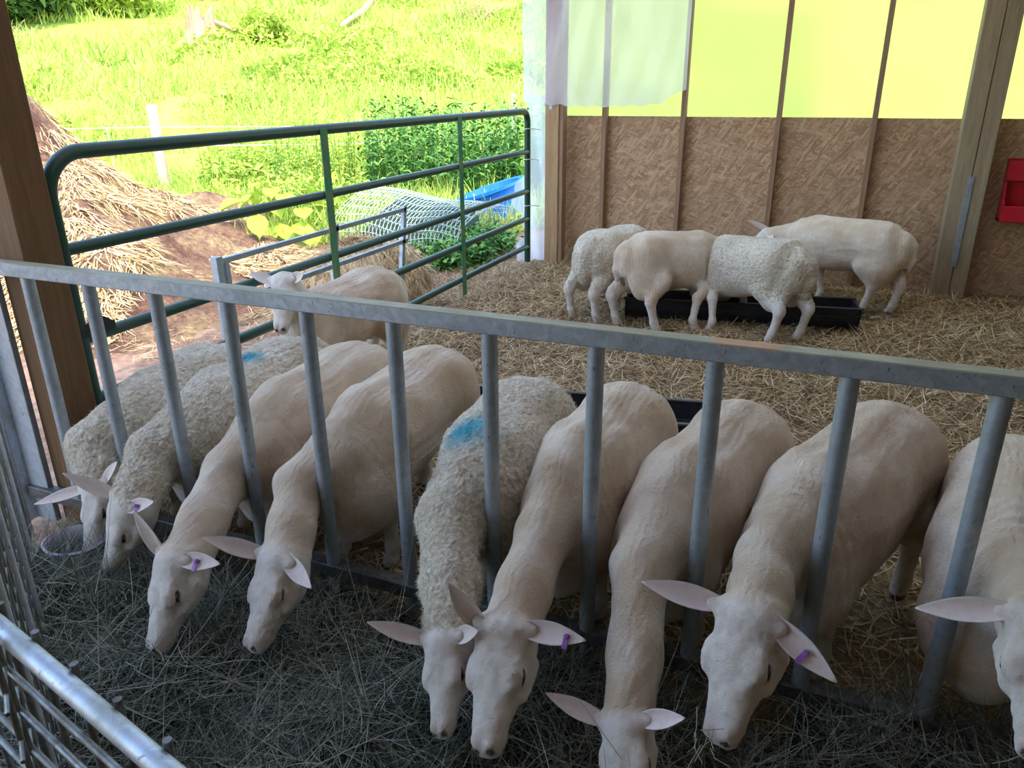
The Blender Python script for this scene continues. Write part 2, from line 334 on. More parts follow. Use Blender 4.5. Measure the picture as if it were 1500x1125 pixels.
# ---------------------------------------------------------------- sheep: smooth implicit body turned into one skin
class Field:
    def __init__(s, lo, hi, h, flo, fhi, hf):      # grid lines lie closer together around the head
        s.ax = []
        for i in range(3):
            p = [lo[i]]
            while p[-1] < hi[i]:
                q = p[-1]; dist = max(flo[i] - q, q - fhi[i], 0); p.append(q + min(h, hf + dist * .12))
            s.ax.append(np.array(p, np.float32))
        s.n = np.array([len(a) for a in s.ax]); s.D = np.full(s.n, .5, np.float32)
    def block(s, lo, hi):
        i0 = [max(0, int(np.searchsorted(s.ax[i], lo[i])) - 1) for i in range(3)]; i1 = [min(s.n[i], int(np.searchsorted(s.ax[i], hi[i])) + 1) for i in range(3)]
        sl = tuple(slice(a, max(a + 1, b)) for a, b in zip(i0, i1))
        return sl, s.ax[0][sl[0]][:, None, None], s.ax[1][sl[1]][None, :, None], s.ax[2][sl[2]][None, None, :]
    def join(s, sl, d, k, sub=False):
        a = s.D[sl]
        if sub:
            d = -d; h = np.maximum(k - np.abs(a - d), 0) / k; s.D[sl] = np.maximum(a, d) + h * h * k * .25
        else:
            h = np.maximum(k - np.abs(a - d), 0) / k; s.D[sl] = np.minimum(a, d) - h * h * k * .25
    def cone(s, a, b, ra, rb, k=.04, sub=False):
        a = np.array(a, np.float32); b = np.array(b, np.float32); m = max(ra, rb) + k + .02
        sl, x, y, z = s.block(np.minimum(a, b) - m, np.maximum(a, b) + m)
        ab = b - a; L2 = float(ab @ ab) + 1e-9
        t = np.clip(((x - a[0]) * ab[0] + (y - a[1]) * ab[1] + (z - a[2]) * ab[2]) / L2, 0, 1)
        d = np.sqrt((x - a[0] - t * ab[0]) ** 2 + (y - a[1] - t * ab[1]) ** 2 + (z - a[2] - t * ab[2]) ** 2) - (ra + (rb - ra) * t)
        s.join(sl, d, k, sub)
    def chain(s, pts, rs, k=.04):
        for i in range(len(pts) - 1): s.cone(pts[i], pts[i + 1], rs[i], rs[i + 1], k if i == 0 else k * .6)
    def ell(s, c, A, r, k=.03, sub=False):
        c = np.array(c, np.float32); m = max(r) + k + .015
        sl, x, y, z = s.block(c - m, c + m); x = x - c[0]; y = y - c[1]; z = z - c[2]
        k0 = 0; k1 = 0
        for ax, rr in zip(A, r):
            q = x * ax[0] + y * ax[1] + z * ax[2]; k0 = k0 + (q / rr) ** 2; k1 = k1 + (q / rr ** 2) ** 2
        k0 = np.sqrt(k0); k1 = np.sqrt(k1) + 1e-6; s.join(sl, k0 * (k0 - 1) / k1, k, sub)
    def trunk(s, A0, B0, fwd, side, up, T, a, b, drop, cap, bend=0., k=.05):
        """barrel along A0->B0 with half widths a, half heights b and back drop at stations T"""
        L = float((B0 - A0) @ fwd); lo = np.minimum(A0, B0) - .38; hi = np.maximum(A0, B0) + .38; lo[2] -= .35
        sl, x, y, z = s.block(lo, hi)
        px = x - A0[0]; py = y - A0[1]; pz = z - A0[2]
        u = px * fwd[0] + py * fwd[1]; v = px * side[0] + py * side[1] + 0 * z
        v = v - bend * (4 * (u / L) * (1 - u / L)) * (1 if bend else 0)
        slope = (B0[2] - A0[2]) / L; uc = np.clip(u, T[0], T[-1])
        aa = np.interp(uc, T, a); bb = np.interp(uc, T, b); dr = np.interp(uc, T, drop)
        for arr in (aa, bb, dr): pass
        w_ = pz - (slope * uc - dr - bb); ov = np.abs(u - uc) / cap
        r = (np.abs(v / aa) ** 2.35 + np.abs(w_ / bb) ** 2.35 + ov ** 2.35) ** (1 / 2.35)
        s.join(sl, ((r - 1) * np.minimum(aa, bb) * .95).astype(np.float32), k)
    def skull(s, P, hx, hy, hz, g, hs):
        X = np.array([.0, .03, .07, .105, .135, .165, .20, .235, .265, .284]) * g
        top = np.array([-.016, -.003, .002, .001, -.006, -.015, -.021, -.025, -.030, -.040]) * g
        bot = np.array([-.125, -.146, -.163, -.166, -.158, -.142, -.124, -.111, -.104, -.094]) * g
        wid = np.array([.050, .059, .064, .067, .068, .058, .049, .044, .041, .036]) * g * hs
        sl, x, y, z = s.block(P + hx * .14 * g - .26 * g, P + hx * .14 * g + .26 * g); x = x - P[0]; y = y - P[1]; z = z - P[2]
        u = x * hx[0] + y * hx[1] + z * hx[2]; v = x * hy[0] + y * hy[1] + z * hy[2]; w = x * hz[0] + y * hz[1] + z * hz[2]
        uc = np.clip(u, X[0], X[-1]); t = np.interp(uc, X, top); b = np.interp(uc, X, bot); a = np.interp(uc, X, wid)
        c = (t + b) / 2; hh = (t - b) / 2; q = np.clip((w - c) / hh, -1.3, 1.3); a = a * (.84 + .20 * q - .10 * q * q + .06)
        ov = (u - uc) / (.022 * g); r = (np.abs(v / a) ** 2.3 + np.abs((w - c) / hh) ** 2.3 + np.abs(ov) ** 2.3) ** (1 / 2.3)
        s.join(sl, ((r - 1) * a * .9).astype(np.float32), .03 * g)
    def mesh(s):
        D = s.D; S = D < 0; n = s.n
        cnt = sum(S[a:n[0] - 1 + a, b:n[1] - 1 + b, c:n[2] - 1 + c].astype(np.int8) for a in (0, 1) for b in (0, 1) for c in (0, 1))
        act = (cnt > 0) & (cnt < 8); I = np.argwhere(act); ids = np.full(act.shape, -1, np.int32); ids[act] = np.arange(len(I))
        co = np.array([(a, b, c) for a in (0, 1) for b in (0, 1) for c in (0, 1)])
        val = np.stack([D[I[:, 0] + a, I[:, 1] + b, I[:, 2] + c] for a, b, c in co], 1)
        acc = np.zeros((len(I), 3), np.float32); num = np.zeros(len(I), np.float32)
        for i in range(8):
            for j in range(i + 1, 8):
                if np.abs(co[i] - co[j]).sum() != 1: continue
                m = (val[:, i] < 0) != (val[:, j] < 0); t = np.where(m, val[:, i] / (val[:, i] - val[:, j] + 1e-12), 0)
                acc += np.where(m[:, None], co[i] + t[:, None] * (co[j] - co[i]), 0); num += m
        fr = acc / num[:, None]; V = np.stack([s.ax[i][I[:, i]] + fr[:, i] * (s.ax[i][I[:, i] + 1] - s.ax[i][I[:, i]]) for i in range(3)], 1)
        Fs = []
        for ax in range(3):
            b, c = [(1, 2), (2, 0), (0, 1)][ax]
            s0 = [slice(0, n[i]) for i in range(3)]; s1 = list(s0); s0[ax] = slice(0, n[ax] - 1); s1[ax] = slice(1, n[ax])
            ch = S[tuple(s0)] != S[tuple(s1)]; P = np.argwhere(ch); P = P[(P[:, b] > 0) & (P[:, c] > 0) & (P[:, b] < n[b] - 1) & (P[:, c] < n[c] - 1)]
            inside = S[P[:, 0], P[:, 1], P[:, 2]]
            def cell(db, dc):
                Q = P.copy(); Q[:, b] += db; Q[:, c] += dc; return ids[Q[:, 0], Q[:, 1], Q[:, 2]]
            q = np.stack([cell(-1, -1), cell(0, -1), cell(0, 0), cell(-1, 0)], 1); q[~inside] = q[~inside][:, ::-1]; Fs.append(q)
        return V, np.concatenate(Fs)

def grad_normals(V, F):
    a, b, c, d = (V[F[:, i]] for i in range(4)); nf = np.cross(c - a, d - b); nv = np.zeros_like(V)
    for i in range(4):
        for j in range(3): nv[:, j] += np.bincount(F[:, i], nf[:, j], len(V))
    return nv / (np.linalg.norm(nv, axis=1)[:, None] + 1e-12)

def fleece(name, woolly):
    m, nt, b = mat(name, (.7, .6, .5), .85, spec=.15)
    b.inputs['Sheen Weight'].default_value = .25; b.inputs['Sheen Roughness'].default_value = .5
    at = N(nt, 'Attribute'); at.attribute_name = 'paint'; sp = N(nt, 'SeparateColor'); nt.links.new(at.outputs['Color'], sp.inputs[0])
    v = coords(nt); big = noise(nt, v, 5, 5, .6); mid = noise(nt, v, 22, 5, .6)
    if woolly:
        body = ramp(nt, big.outputs[0], [(.3, (.60, .50, .36)), (.55, (.74, .65, .50)), (.75, (.82, .75, .62))])
        vo = N(nt, 'TexVoronoi'); vo.feature = 'SMOOTH_F1'; vo.inputs['Scale'].default_value = 75; vo.inputs['Randomness'].default_value = 1
        wv = N(nt, 'VectorMath', operation='ADD'); sc = N(nt, 'VectorMath', operation='SCALE'); sc.inputs['Scale'].default_value = .03
        nt.links.new(mid.outputs['Color'], sc.inputs[0]); nt.links.new(v, wv.inputs[0]); nt.links.new(sc.outputs[0], wv.inputs[1]); nt.links.new(wv.outputs[0], vo.inputs['Vector'])
        body = mix(nt, ramp(nt, vo.outputs[0], [(.3, (0,) * 3), (.8, (.6,) * 3)]), body, (.27, .20, .13))
        h1, s1, d1 = vo.outputs[0], -.8, .012
    else:
        body = ramp(nt, big.outputs[0], [(.3, (.54, .39, .25)), (.5, (.68, .535, .385)), (.7, (.79, .69, .56))])
        wave = N(nt, 'TexWave'); wave.inputs['Scale'].default_value = 14; wave.inputs['Distortion'].default_value = 7; wave.inputs['Detail'].default_value = 3; wave.inputs['Detail Scale'].default_value = 1.2
        nt.links.new(v, wave.inputs['Vector'])
        rip = noise(nt, coords(nt, (1, 1, 1)), 110, 3, .6)
        body = mix(nt, ramp(nt, mid.outputs[0], [(.45, (0,) * 3), (.8, (.35,) * 3)]), body, (.58, .38, .24))
        mm = N(nt, 'Math', operation='MULTIPLY_ADD'); mm.inputs[1].default_value = .22; nt.links.new(wave.outputs['Fac'], mm.inputs[0]); nt.links.new(rip.outputs[0], mm.inputs[2])
        h1, s1, d1 = mm.outputs[0], .9, .006
    face = ramp(nt, mid.outputs[0], [(.3, (.62, .52, .43)), (.6, (.76, .68, .59))])
    c = mix(nt, sp.outputs[0], face, body)
    c = mix(nt, sp.outputs[1], c, (.64, .44, .36))
    c = mix(nt, sp.outputs[2], c, (.0, .30, .38))
    c = mix(nt, at.outputs['Alpha'], c, (.03, .022, .02))
    nt.links.new(c, b.inputs['Base Color'])
    fine = noise(nt, v, 170, 5, .75)
    p = bump(nt, b, fine.outputs[0], .8, .0045)
    b1 = N(nt, 'Bump'); b1.inputs['Strength'].default_value = abs(s1); b1.inputs['Distance'].default_value = d1; b1.invert = s1 < 0
    nt.links.new(h1, b1.inputs['Height']); nt.links.new(p, b1.inputs['Normal'])
    # only the fleece area gets the coarse relief
    mx = N(nt, 'Mix'); mx.data_type = 'VECTOR'; nt.links.new(sp.outputs[0], mx.inputs[0]); nt.links.new(p, mx.inputs[4]); nt.links.new(b1.outputs[0], mx.inputs[5]); nt.links.new(mx.outputs[1], b.inputs['Normal'])
    return m
def lock_mat():
    m, nt, b = mat('fleece_lock', (.7, .6, .5), .9, spec=.1)
    g = N(nt, 'NewGeometry'); at = N(nt, 'Attribute'); at.attribute_name = 'paint'; sp = N(nt, 'SeparateColor'); nt.links.new(at.outputs['Color'], sp.inputs[0])
    c = mix(nt, sp.outputs[2], ramp(nt, g.outputs['Random Per Island'], [(0, (.56, .46, .33)), (.5, (.74, .65, .50)), (1, (.86, .79, .66))]), (.0, .30, .38))
    nt.links.new(c, b.inputs['Base Color']); t = N(nt, 'BsdfTranslucent'); nt.links.new(c, t.inputs['Color']); ms = N(nt, 'MixShader'); ms.inputs[0].default_value = .3
    nt.links.new(b.outputs[0], ms.inputs[1]); nt.links.new(t.outputs[0], ms.inputs[2]); nt.links.new(ms.outputs[0], nt.nodes['Material Output'].inputs[0]); return m
M['lock'] = lock_mat()
M['wool'] = fleece('curly_fleece', True); M['shorn'] = fleece('shorn_coat', False)
def ear_mat():
    m, nt, b = mat('ear_skin', (.72, .6, .54), .7, spec=.2)
    at = N(nt, 'Attribute'); at.attribute_name = 'paint'; sp = N(nt, 'SeparateColor'); nt.links.new(at.outputs['Color'], sp.inputs[0])
    n = noise(nt, coords(nt), 60, 4); c = mix(nt, sp.outputs[1], ramp(nt, n.outputs[0], [(.3, (.70, .60, .53)), (.7, (.80, .72, .66))]), (.72, .53, .48))
    nt.links.new(c, b.inputs['Base Color']); b.inputs['Subsurface Weight'].default_value = 0.0
    bump(nt, b, noise(nt, coords(nt), 240, 3).outputs[0], .3, .002); return m
M['ear'] = ear_mat()

def ear_mesh(base, tip, front, wid, drop=.0):
    base = np.array(base); d = np.array(tip) - base; L = np.linalg.norm(d); d /= L
    fr = np.array(front, float); fr = nrm(fr - d * (fr @ d)); sd = np.cross(d, fr); nu, nv = 18, 11; V = []; G = []
    for lay in (0, 1):
        for i in range(nu):
            u = i / (nu - 1); wv = wid * (.46 + 1.75 * u * (1.0 - u)) * (1 - u ** 2.6) ** .75 * 1.12 + .0012
            for j in range(nv):
                q = j / (nv - 1) * 2 - 1; cup = (.55 * (1 - u * .75)) * wv
                off = q * q * cup * 1.15 - cup * .3
                p = base + d * (L * u) + sd * (q * wv * (1 - .22 * (1 - u) * abs(q))) + fr * (off - .018 * L * 6 * u * u * drop)
                if lay: p = p - fr * (.0045 * (1 - .6 * abs(q)) * (1 - .5 * u) + .001)
                V.append(p); G.append(0. if lay else .62 * max(0, 1 - abs(q) * .85) * (1 - .35 * u))
    F = []
    def ix(l, i, j): return l * nu * nv + i * nv + j
    for i in range(nu - 1):
        for j in range(nv - 1):
            F.append((ix(0, i, j), ix(0, i + 1, j), ix(0, i + 1, j + 1), ix(0, i, j + 1)))
            F.append((ix(1, i, j), ix(1, i, j + 1), ix(1, i + 1, j + 1), ix(1, i + 1, j)))
    for i in range(nu - 1):
        for j in (0, nv - 1):
            q = (ix(0, i, j), ix(1, i, j), ix(1, i + 1, j), ix(0, i + 1, j)); F.append(q if j == 0 else q[::-1])
    for j in range(nv - 1): F.append((ix(0, nu - 1, j), ix(1, nu - 1, j), ix(1, nu - 1, j + 1), ix(0, nu - 1, j + 1)))
    me = npmesh('ear', np.array(V), np.array(F)); a = me.attributes.new('paint', 'FLOAT_COLOR', 'POINT')
    cc = np.zeros((len(V), 4), np.float32); cc[:, 1] = G; a.data.foreach_set('color', cc.ravel()); return me

FLOOR = 0.0
def sheep(name, label, group, R, W, P, Nn, hup=None, earL=None, earR=None, feet=None, woolly=False, sc=1., wd=1., dye=None, h=.0108, hf=.0046,
          tag=None, neckmid=None, tail=True, bend=0., folds=0., hs=1., neckr=1., eyes_closed=False, fibres=0, roll=0., earfront=None, ridge=1., tagoff=.6):
    R, W, P, Nn = (np.array(q, float) for q in (R, W, P, Nn))
    up = np.array([0, 0, 1.]); fwd = nrm((W - R) * [1, 1, 0]); side = np.cross(up, fwd)          # side = the sheep's left
    L = float((W - R) @ fwd)
    hx = nrm(Nn - P); hu = np.array(hup, float) if hup is not None else fwd * 1. + up * .9 + np.array([roll, 0, 0]); hz = nrm(hu - hx * (hu @ hx)); hy = np.cross(hz, hx)
    HL = np.linalg.norm(Nn - P); g = HL / .30
    A = (hx, hy, hz); HW = hs; HZ = 1.; Hd = lambda x, y, z: P + (hx * x + hy * y * HW + hz * z * HZ) * g
    fz = FLOOR
    if feet is None:
        feet = [W + fwd * .0 + side * .10, W + fwd * .03 - side * .10, R - fwd * .02 + side * .12, R - fwd * .05 - side * .12]
    feet = [np.array([q[0], q[1], fz]) for q in feet]
    allp = np.array([R - fwd * .3, W, P, Nn, *feet, R - fwd * .12 + side * .27, R - side * .27, W + side * .27, W - side * .27])
    lo = allp.min(0) - .12; hi = allp.max(0) + .12; lo[2] = fz - .02
    hp_ = np.array([P, Nn, Hd(.15, 0, -.12)]); S = Field(lo, hi, h, hp_.min(0) - .05, hp_.max(0) + .05, hf); w_ = wd * (1.06 if woolly else 1.0); xw = .012 if woolly else 0.
    T = np.array([-.13, -.04, .12, .30, .48, L + .0, L + .09]); T[4] = max(T[4], .36); T[3] = min(T[3], T[4] - .08)
    T[4] = min(T[4], T[5] - .05)
    S.trunk(R, W, fwd, side, up, T, np.array([.118, .158, .165, .182, .184, .150, .112]) * w_ + xw,
            np.array([.13, .17, .185, .20, .205, .20, .17]) * sc + xw * .6, np.array([.075, .008, .004, .012, .012, .008, .06]) - xw * .4, .085 * w_, bend)
    # haunches, loin, hook bones, shoulder blades, brisket, belly
    for q in (-1, 1):
        S.ell(R + fwd * .0 + side * q * .105 - up * .27 * sc, (nrm(fwd - .25 * up), side, nrm(up + .25 * fwd)), (.135, .075, .21), .06)
        S.ell(R + fwd * .06 + side * q * .075 - up * .070, (fwd, side, up), (.085, .045, .040), .06)
        sb = nrm(up * .80 - fwd * .45)
        S.ell(W + fwd * (-.03) + side * q * .095 * w_ - up * (.20 if woolly else .195), (nrm(np.cross(side, sb)), side, sb), (.060, .042, .180), .04 if not woolly else .07)
        S.ell(W + fwd * .06 + side * q * .11 * w_ - up * .34, (fwd, side, up), (.10, .055, .13), .06)
    if not woolly:
        S.cone(W - fwd * .03 - up * .028, W + fwd * .10 - up * .075, .032 * ridge, .03 * ridge, .05)
        S.cone(R + fwd * .02 - up * .022, W - fwd * .08 - up * .026, .024, .024, .05)
    S.ell(W + fwd * .08 - up * .38, (fwd, side, up), (.14, .115, .17), .07)
    # neck
    Hb = Hd(.035, 0, -.075); nb = W + fwd * .03 - up * .195
    nm = (nb + Hb) * .5 + up * .03 if neckmid is None else np.array(neckmid, float)
    nw = .018 if woolly else 0
    r0, r1, r2 = .116 * neckr + nw, .070 * neckr + nw, .066 * g + nw * .5
    S.chain([nb, nb * .5 + nm * .5, nm, nm * .45 + Hb * .55, Hb], [r0, (r0 + r1) * .5, r1, (r1 + r2) * .5, r2], .075)
    dn = nrm(np.cross(nrm(Hb - nb), side)); dn = dn if dn[2] < 0 else -dn
    S.chain([nb + dn * .10, nm + dn * .045, Hd(.075, 0, -.10)], [.11 * neckr, .060 * neckr, .05 * g], .06)
    S.chain([W + fwd * .02 - up * .085, nm - dn * .030 * neckr, Hd(.03, 0, -.045)], [.050, .045, .043], .05)
    # head
    e = lambda c, r, k=.018, sub=False: S.ell(Hd(*c), A, [r[0] * g, r[1] * g * HW, r[2] * g * HZ], k * g, sub)
    cn = lambda a, b, ra, rb, k=.02, sub=False: S.cone(Hd(*a), Hd(*b), ra * g, rb * g, k * g, sub)
    S.skull(P, hx, hy, hz, g, hs)
    for q in (-1, 1):
        tp_ = (earL if q == 1 else earR); b0_ = Hd(.020, q * .050, -.040); tp_ = b0_ + hy * q if tp_ is None else np.array(tp_, float)
        S.cone(Hd(.024, q * .040, -.044), b0_ + nrm(tp_ - b0_) * .030 * g, .026 * g, .0125 * g, .03 * g)
        e((.128, q * .053, -.030), (.038, .016, .012), .022)                       # brow
        e((.135, q * .0575, -.050), (.025, .013, .018), .012)                       # eye globe and lids
        cn((.108, q * .0645, -.040), (.130, q * .0675, -.035), .0045, .0060, .006); cn((.130, q * .0675, -.035), (.152, q * .059, -.044), .0060, .0040, .006)
        cn((.116, q * .067, -.064), (.146, q * .061, -.068), .0045, .0040, .006)
        if eyes_closed: cn((.117, q * .0725, -.052), (.153, q * .0645, -.062), .0030, .0026, .003, True)
        else: cn((.118, q * .0730, -.047), (.150, q * .0675, -.058), .0050, .0042, .003, True)
        cn((.156, q * .058, -.062), (.185, q * .046, -.070), .0055, .004, .012, True)      # tear groove
        cn((.165, q * .050, -.094), (.090, q * .062, -.100), .012, .016, .02)      # cheek bone
        e((.276, q * .017, -.044), (.020, .014, .015), .012)                       # nostril wing
        S.ell(Hd(.297, q * .019, -.046), (nrm(hx * .2 + hy * q * .75 + hz * .45), nrm(np.cross(hx * .2 + hy * q * .75 + hz * .45, hx)), hx), [.0115 * g, .0048 * g, .012 * g], .004, True)
        cn((.296, q * .006, -.077), (.225, q * .034, -.080), .0036, .0028, .004, True)
    cn((.296, 0, -.052), (.296, 0, -.074), .0024, .0024, .003, True)
    e((.262, 0, -.094), (.026, .022, .012), .010)
    # legs
    for q, ft in ((1, feet[0]), (-1, feet[1])):
        sh = W + fwd * .05 + side * q * .10 - up * .36; kn = ft * [.85, .85, 0] + sh * [.15, .15, 0] + up * (fz + .24) + fwd * .006
        S.chain([sh, kn, ft + up * .075, ft + up * .03 + fwd * .018], [.062, .033, .023, .027], .045)
        S.ell(kn, (fwd, side, up), (.028, .027, .04), .02); S.ell(ft + up * .085, (fwd, side, up), (.024, .023, .025), .02)
        S.ell(ft + up * .022 + fwd * .022, (fwd, side, up), (.034, .026, .026), .01); S.cone(ft + fwd * .07 + up * .0, ft + fwd * .01 + up * .012, .004, .004, .006, True)
    for q, ft in ((1, feet[2]), (-1, feet[3])):
        hp = R + fwd * .0 + side * q * .10 - up * .34; st = (hp * .6 + ft * .4) * [1, 1, 0] + up * (fz + .36) + fwd * .07 + side * q * .012
        hk = ft * [1, 1, 0] + up * (fz + .235) - fwd * .048
        S.chain([hp, st], [.105, .060], .07); S.chain([st, hk, ft + up * .075 - fwd * .01, ft + up * .03 + fwd * .01], [.066, .036, .026, .030], .04)
        S.cone(hp - fwd * .06, hk + up * .05, .06, .022, .05)
        S.ell(hk, (fwd, side, up), (.030, .022, .036), .02); S.ell(ft + up * .085 - fwd * .008, (fwd, side, up), (.025, .023, .025), .02)
        S.ell(ft + up * .022 + fwd * .016, (fwd, side, up), (.034, .026, .026), .01)
    if tail:
        t0 = R - fwd * .155 - up * .09
        S.chain([t0 + fwd * .03, t0 - fwd * .035 - up * .06, t0 - fwd * .05 - up * .17, t0 - fwd * .045 - up * .25], [.04 + nw, .034 + nw * 1.5, .032 + nw * 1.4, .020 + nw], .035)
        S.cone(t0 - up * .12 + side * .045, t0 - up * .30 + side * .05 + fwd * .03, .012, .016, .03, True) if not woolly else None
        S.cone(t0 - up * .12 - side * .045, t0 - up * .30 - side * .05 + fwd * .03, .012, .016, .03, True) if not woolly else None
    V, F = S.mesh(); V = V.astype(np.float32)
    for _ in range(1):    # one light smoothing pass along the quads
        acc = np.zeros_like(V); cnt = np.zeros(len(V))
        for i in range(4):
            a, b2 = F[:, i], F[:, (i + 1) % 4]
            for j in range(3): acc[:, j] += np.bincount(a, V[b2, j], len(V)) + np.bincount(b2, V[a, j], len(V))
            cnt += np.bincount(a, minlength=len(V)) + np.bincount(b2, minlength=len(V))
        V = V * .55 + (acc / cnt[:, None]).astype(np.float32) * .45
    nv = grad_normals(V, F)
    # zones
    def seg(a, b):
        ab = b - a; t = np.clip(((V - a) @ ab) / (ab @ ab), 0, 1); return np.linalg.norm(V - a - t[:, None] * ab, axis=1), t
    hl = (V - P) @ hx / g; dh, _ = seg(P - hz * .05, Nn - hz * .05)
    edge = fbm(V, 30, 2) * .012
    head = np.clip((.145 * g - dh + edge) / .03, 0, 1) * np.clip((hl + .012 + edge) / .03, 0, 1)
    leg = np.clip((fz + (.30 if woolly else .26) - V[:, 2] + edge * 2) / .04, 0, 1)
    if (Nn[2] < .35): leg *= np.clip((np.linalg.norm((V - Nn)[:, :2], axis=1) - .3) / .05, 0, 1) + head
    wool = 1 - np.clip(np.maximum(head, leg), 0, 1)
    hz_ = (V - P) @ hz / g / HZ; hy_ = (V - P) @ hy / g / HW
    pink = np.clip((hl - .235) / .05, 0, 1) * .22 * (dh < .1 * g) + np.exp(-(((hl - .135) / .03) ** 2 + ((np.abs(hy_) - .06) / .014) ** 2 + ((hz_ + .048) / .02) ** 2)) * .5 * (dh < .12 * g)
    dark = np.zeros(len(V))
    for q in (-1, 1):
        dd = np.linalg.norm((V - Hd(.300, q * .019, -.046)) * 1., axis=1); dark = np.maximum(dark, np.clip((.0145 * g - dd) / .006, 0, 1))
        dd, _ = seg(Hd(.300, q * .006, -.077), Hd(.245, q * .030, -.079)); dark = np.maximum(dark, np.clip((.0065 * g - dd) / .003, 0, .85))
        dd, _ = seg(Hd(.117, q * .070, -.049), Hd(.152, q * .0655, -.060)); dark = np.maximum(dark, np.clip(((.0062 if eyes_closed else .0085) * g - dd) / .003, 0, .88))
    dark = np.maximum(dark, np.clip((fz + .034 - V[:, 2]) / .008, 0, .85) * (hl < -.1))
    dy = np.zeros(len(V))
    if dye is not None:
        c, rr = np.array(dye[:3]), dye[3]; dd = np.linalg.norm(V - c, axis=1) + fbm(V, 22, 4) * .028
        dy = np.clip((rr - dd) / (rr * .75), 0, 1) ** 1.1 * .95 * (nv[:, 2] > -.2)
    if woolly:
        r1_ = 1 - np.abs(fbm(V * [1, 1, 1.], 40, 2)) * 1.4; r2_ = 1 - 1.6 * np.abs(vnoise(V + 9, 100)); f0 = fbm(V, 7, 3)
        V = V + nv * (wool * (r1_ * .0040 + r2_ * .0045 + f0 * .006 - .005))[:, None]
    else:
        al = (V - R) @ fwd; sdv = (V - R) @ side
        Q = np.stack([al * .55, sdv * 2.0, V[:, 2] * 1.5], 1)
        V = V + nv * (wool * (fbm(Q, 9, 3) * .004 + np.sin((sdv * 2.2 + V[:, 2] + fbm(V, 4, 2) * .05) * 2 * np.pi / .045) * .0011 * np.clip(1 - np.abs(al - L * .5) / (L * .7), 0, 1)) + (1 - wool) * (fbm(V + 3, 45, 3) * .0016 + (.5 - np.abs(vnoise(V * 1.0 + 8, 38))) * .0022))[:, None]
        if folds:
            _, t = seg(nb, nm); dn_, _ = seg(nb, nm); ph = ((V - nb) @ nrm(Hb - nb)); up_ = np.clip(nv[:, 2] + .5, 0, 1)
            V = V + nv * (np.sin(ph * 2 * np.pi / .034 + fbm(V, 9, 2) * 1.5) * folds * np.exp(-((ph - .09) / .07) ** 2) * up_ * wool)[:, None]
    base = (feet[0] + feet[1] + feet[2] + feet[3]) / 4
    t_ = empty(name, base); setp(t_, label, 'sheep', group)
    me = npmesh('body', V, F); at = me.attributes.new('paint', 'FLOAT_COLOR', 'POINT')
    cc = np.stack([wool, np.clip(pink, 0, 1), dy, dark], 1).astype(np.float32); at.data.foreach_set('color', cc.ravel())
    obj('body', me, M['wool' if woolly else 'shorn'], t_, True)
    if woolly and fibres:
        k = rng.choice(len(V), fibres); k = k[wool[k] > .6]; cv = np.stack([fbm(V[k] + 11 * q, 28, 2) for q in range(3)], 1); nn = nv[k] * .6 + cv * 1.2 + rng.normal(0, .25, (len(k), 3)); nn[:, 2] -= .3; nn /= np.linalg.norm(nn, axis=1)[:, None]
        b = blades('fleece_locks', V[k] - nv[k] * .002, rng.uniform(.008, .014, len(k)), .0017, M['lock'], t_, up=0, upvar=0, curl=.5, direc=nn, seg=1); b['kind'] = 'stuff'
        a2 = b.data.attributes.new('paint', 'FLOAT_COLOR', 'POINT'); c2 = np.repeat(cc[k], 4, 0); c2[:, 0] = .9; a2.data.foreach_set('color', c2.ravel())
    for q, tip in ((1, earL), (-1, earR)):
        b0 = Hd(.020, q * .050, -.040)
        if tip is None: tip = b0 + (hy * q * .95 - hx * .25 + hz * .05) * .16 * g
        tip = np.array(tip, float); fr = (fwd * .85 + up * .75 + hz * .3) if earfront is None else np.array(earfront, float)
        o = obj('ear', ear_mesh(b0, tip, fr, .033 * g), M['ear'], t_, True)
        if tag and q in tag:
            d = nrm(tip - b0); L2 = np.linalg.norm(tip - b0); fr2 = nrm(fr - d * (fr @ d)); sd = np.cross(d, fr2)
            sd = sd if sd[2] < 0 else -sd
            c = b0 + d * L2 * tagoff + fr2 * .002
            mb = MB(); mb.tube([c - fr2 * .008, c + fr2 * .006, c + fr2 * .012], [.007, .007, .005], 12)
            mb.beam(c + sd * .0 + fr2 * .004, c + sd * .030 + fr2 * .008, .013, .0025, up=fr2)
            setp(mb.build('ear_tag', M['tag'], o), 'purple ear tag')
    if not eyes_closed:
        for q in (-1, 1):
            mb = MB(); c = Hd(.135, q * .0565, -.0530); n = 10
            vs = []; fs = []
            for i in range(n + 1):
                for j in range(2 * n):
                    th = math.pi * i / n; ph = math.pi * j / n; vs.append(c + (.0155 * g) * np.array([math.sin(th) * math.cos(ph), math.sin(th) * math.sin(ph), math.cos(th)]))
            for i in range(n):
                for j in range(2 * n): fs.append((i * 2 * n + j, i * 2 * n + (j + 1) % (2 * n), (i + 1) * 2 * n + (j + 1) % (2 * n), (i + 1) * 2 * n + j))
            obj('eye', npmesh('eye', np.array(vs), np.array(fs)), M['eye'], t_, True)
    return t_

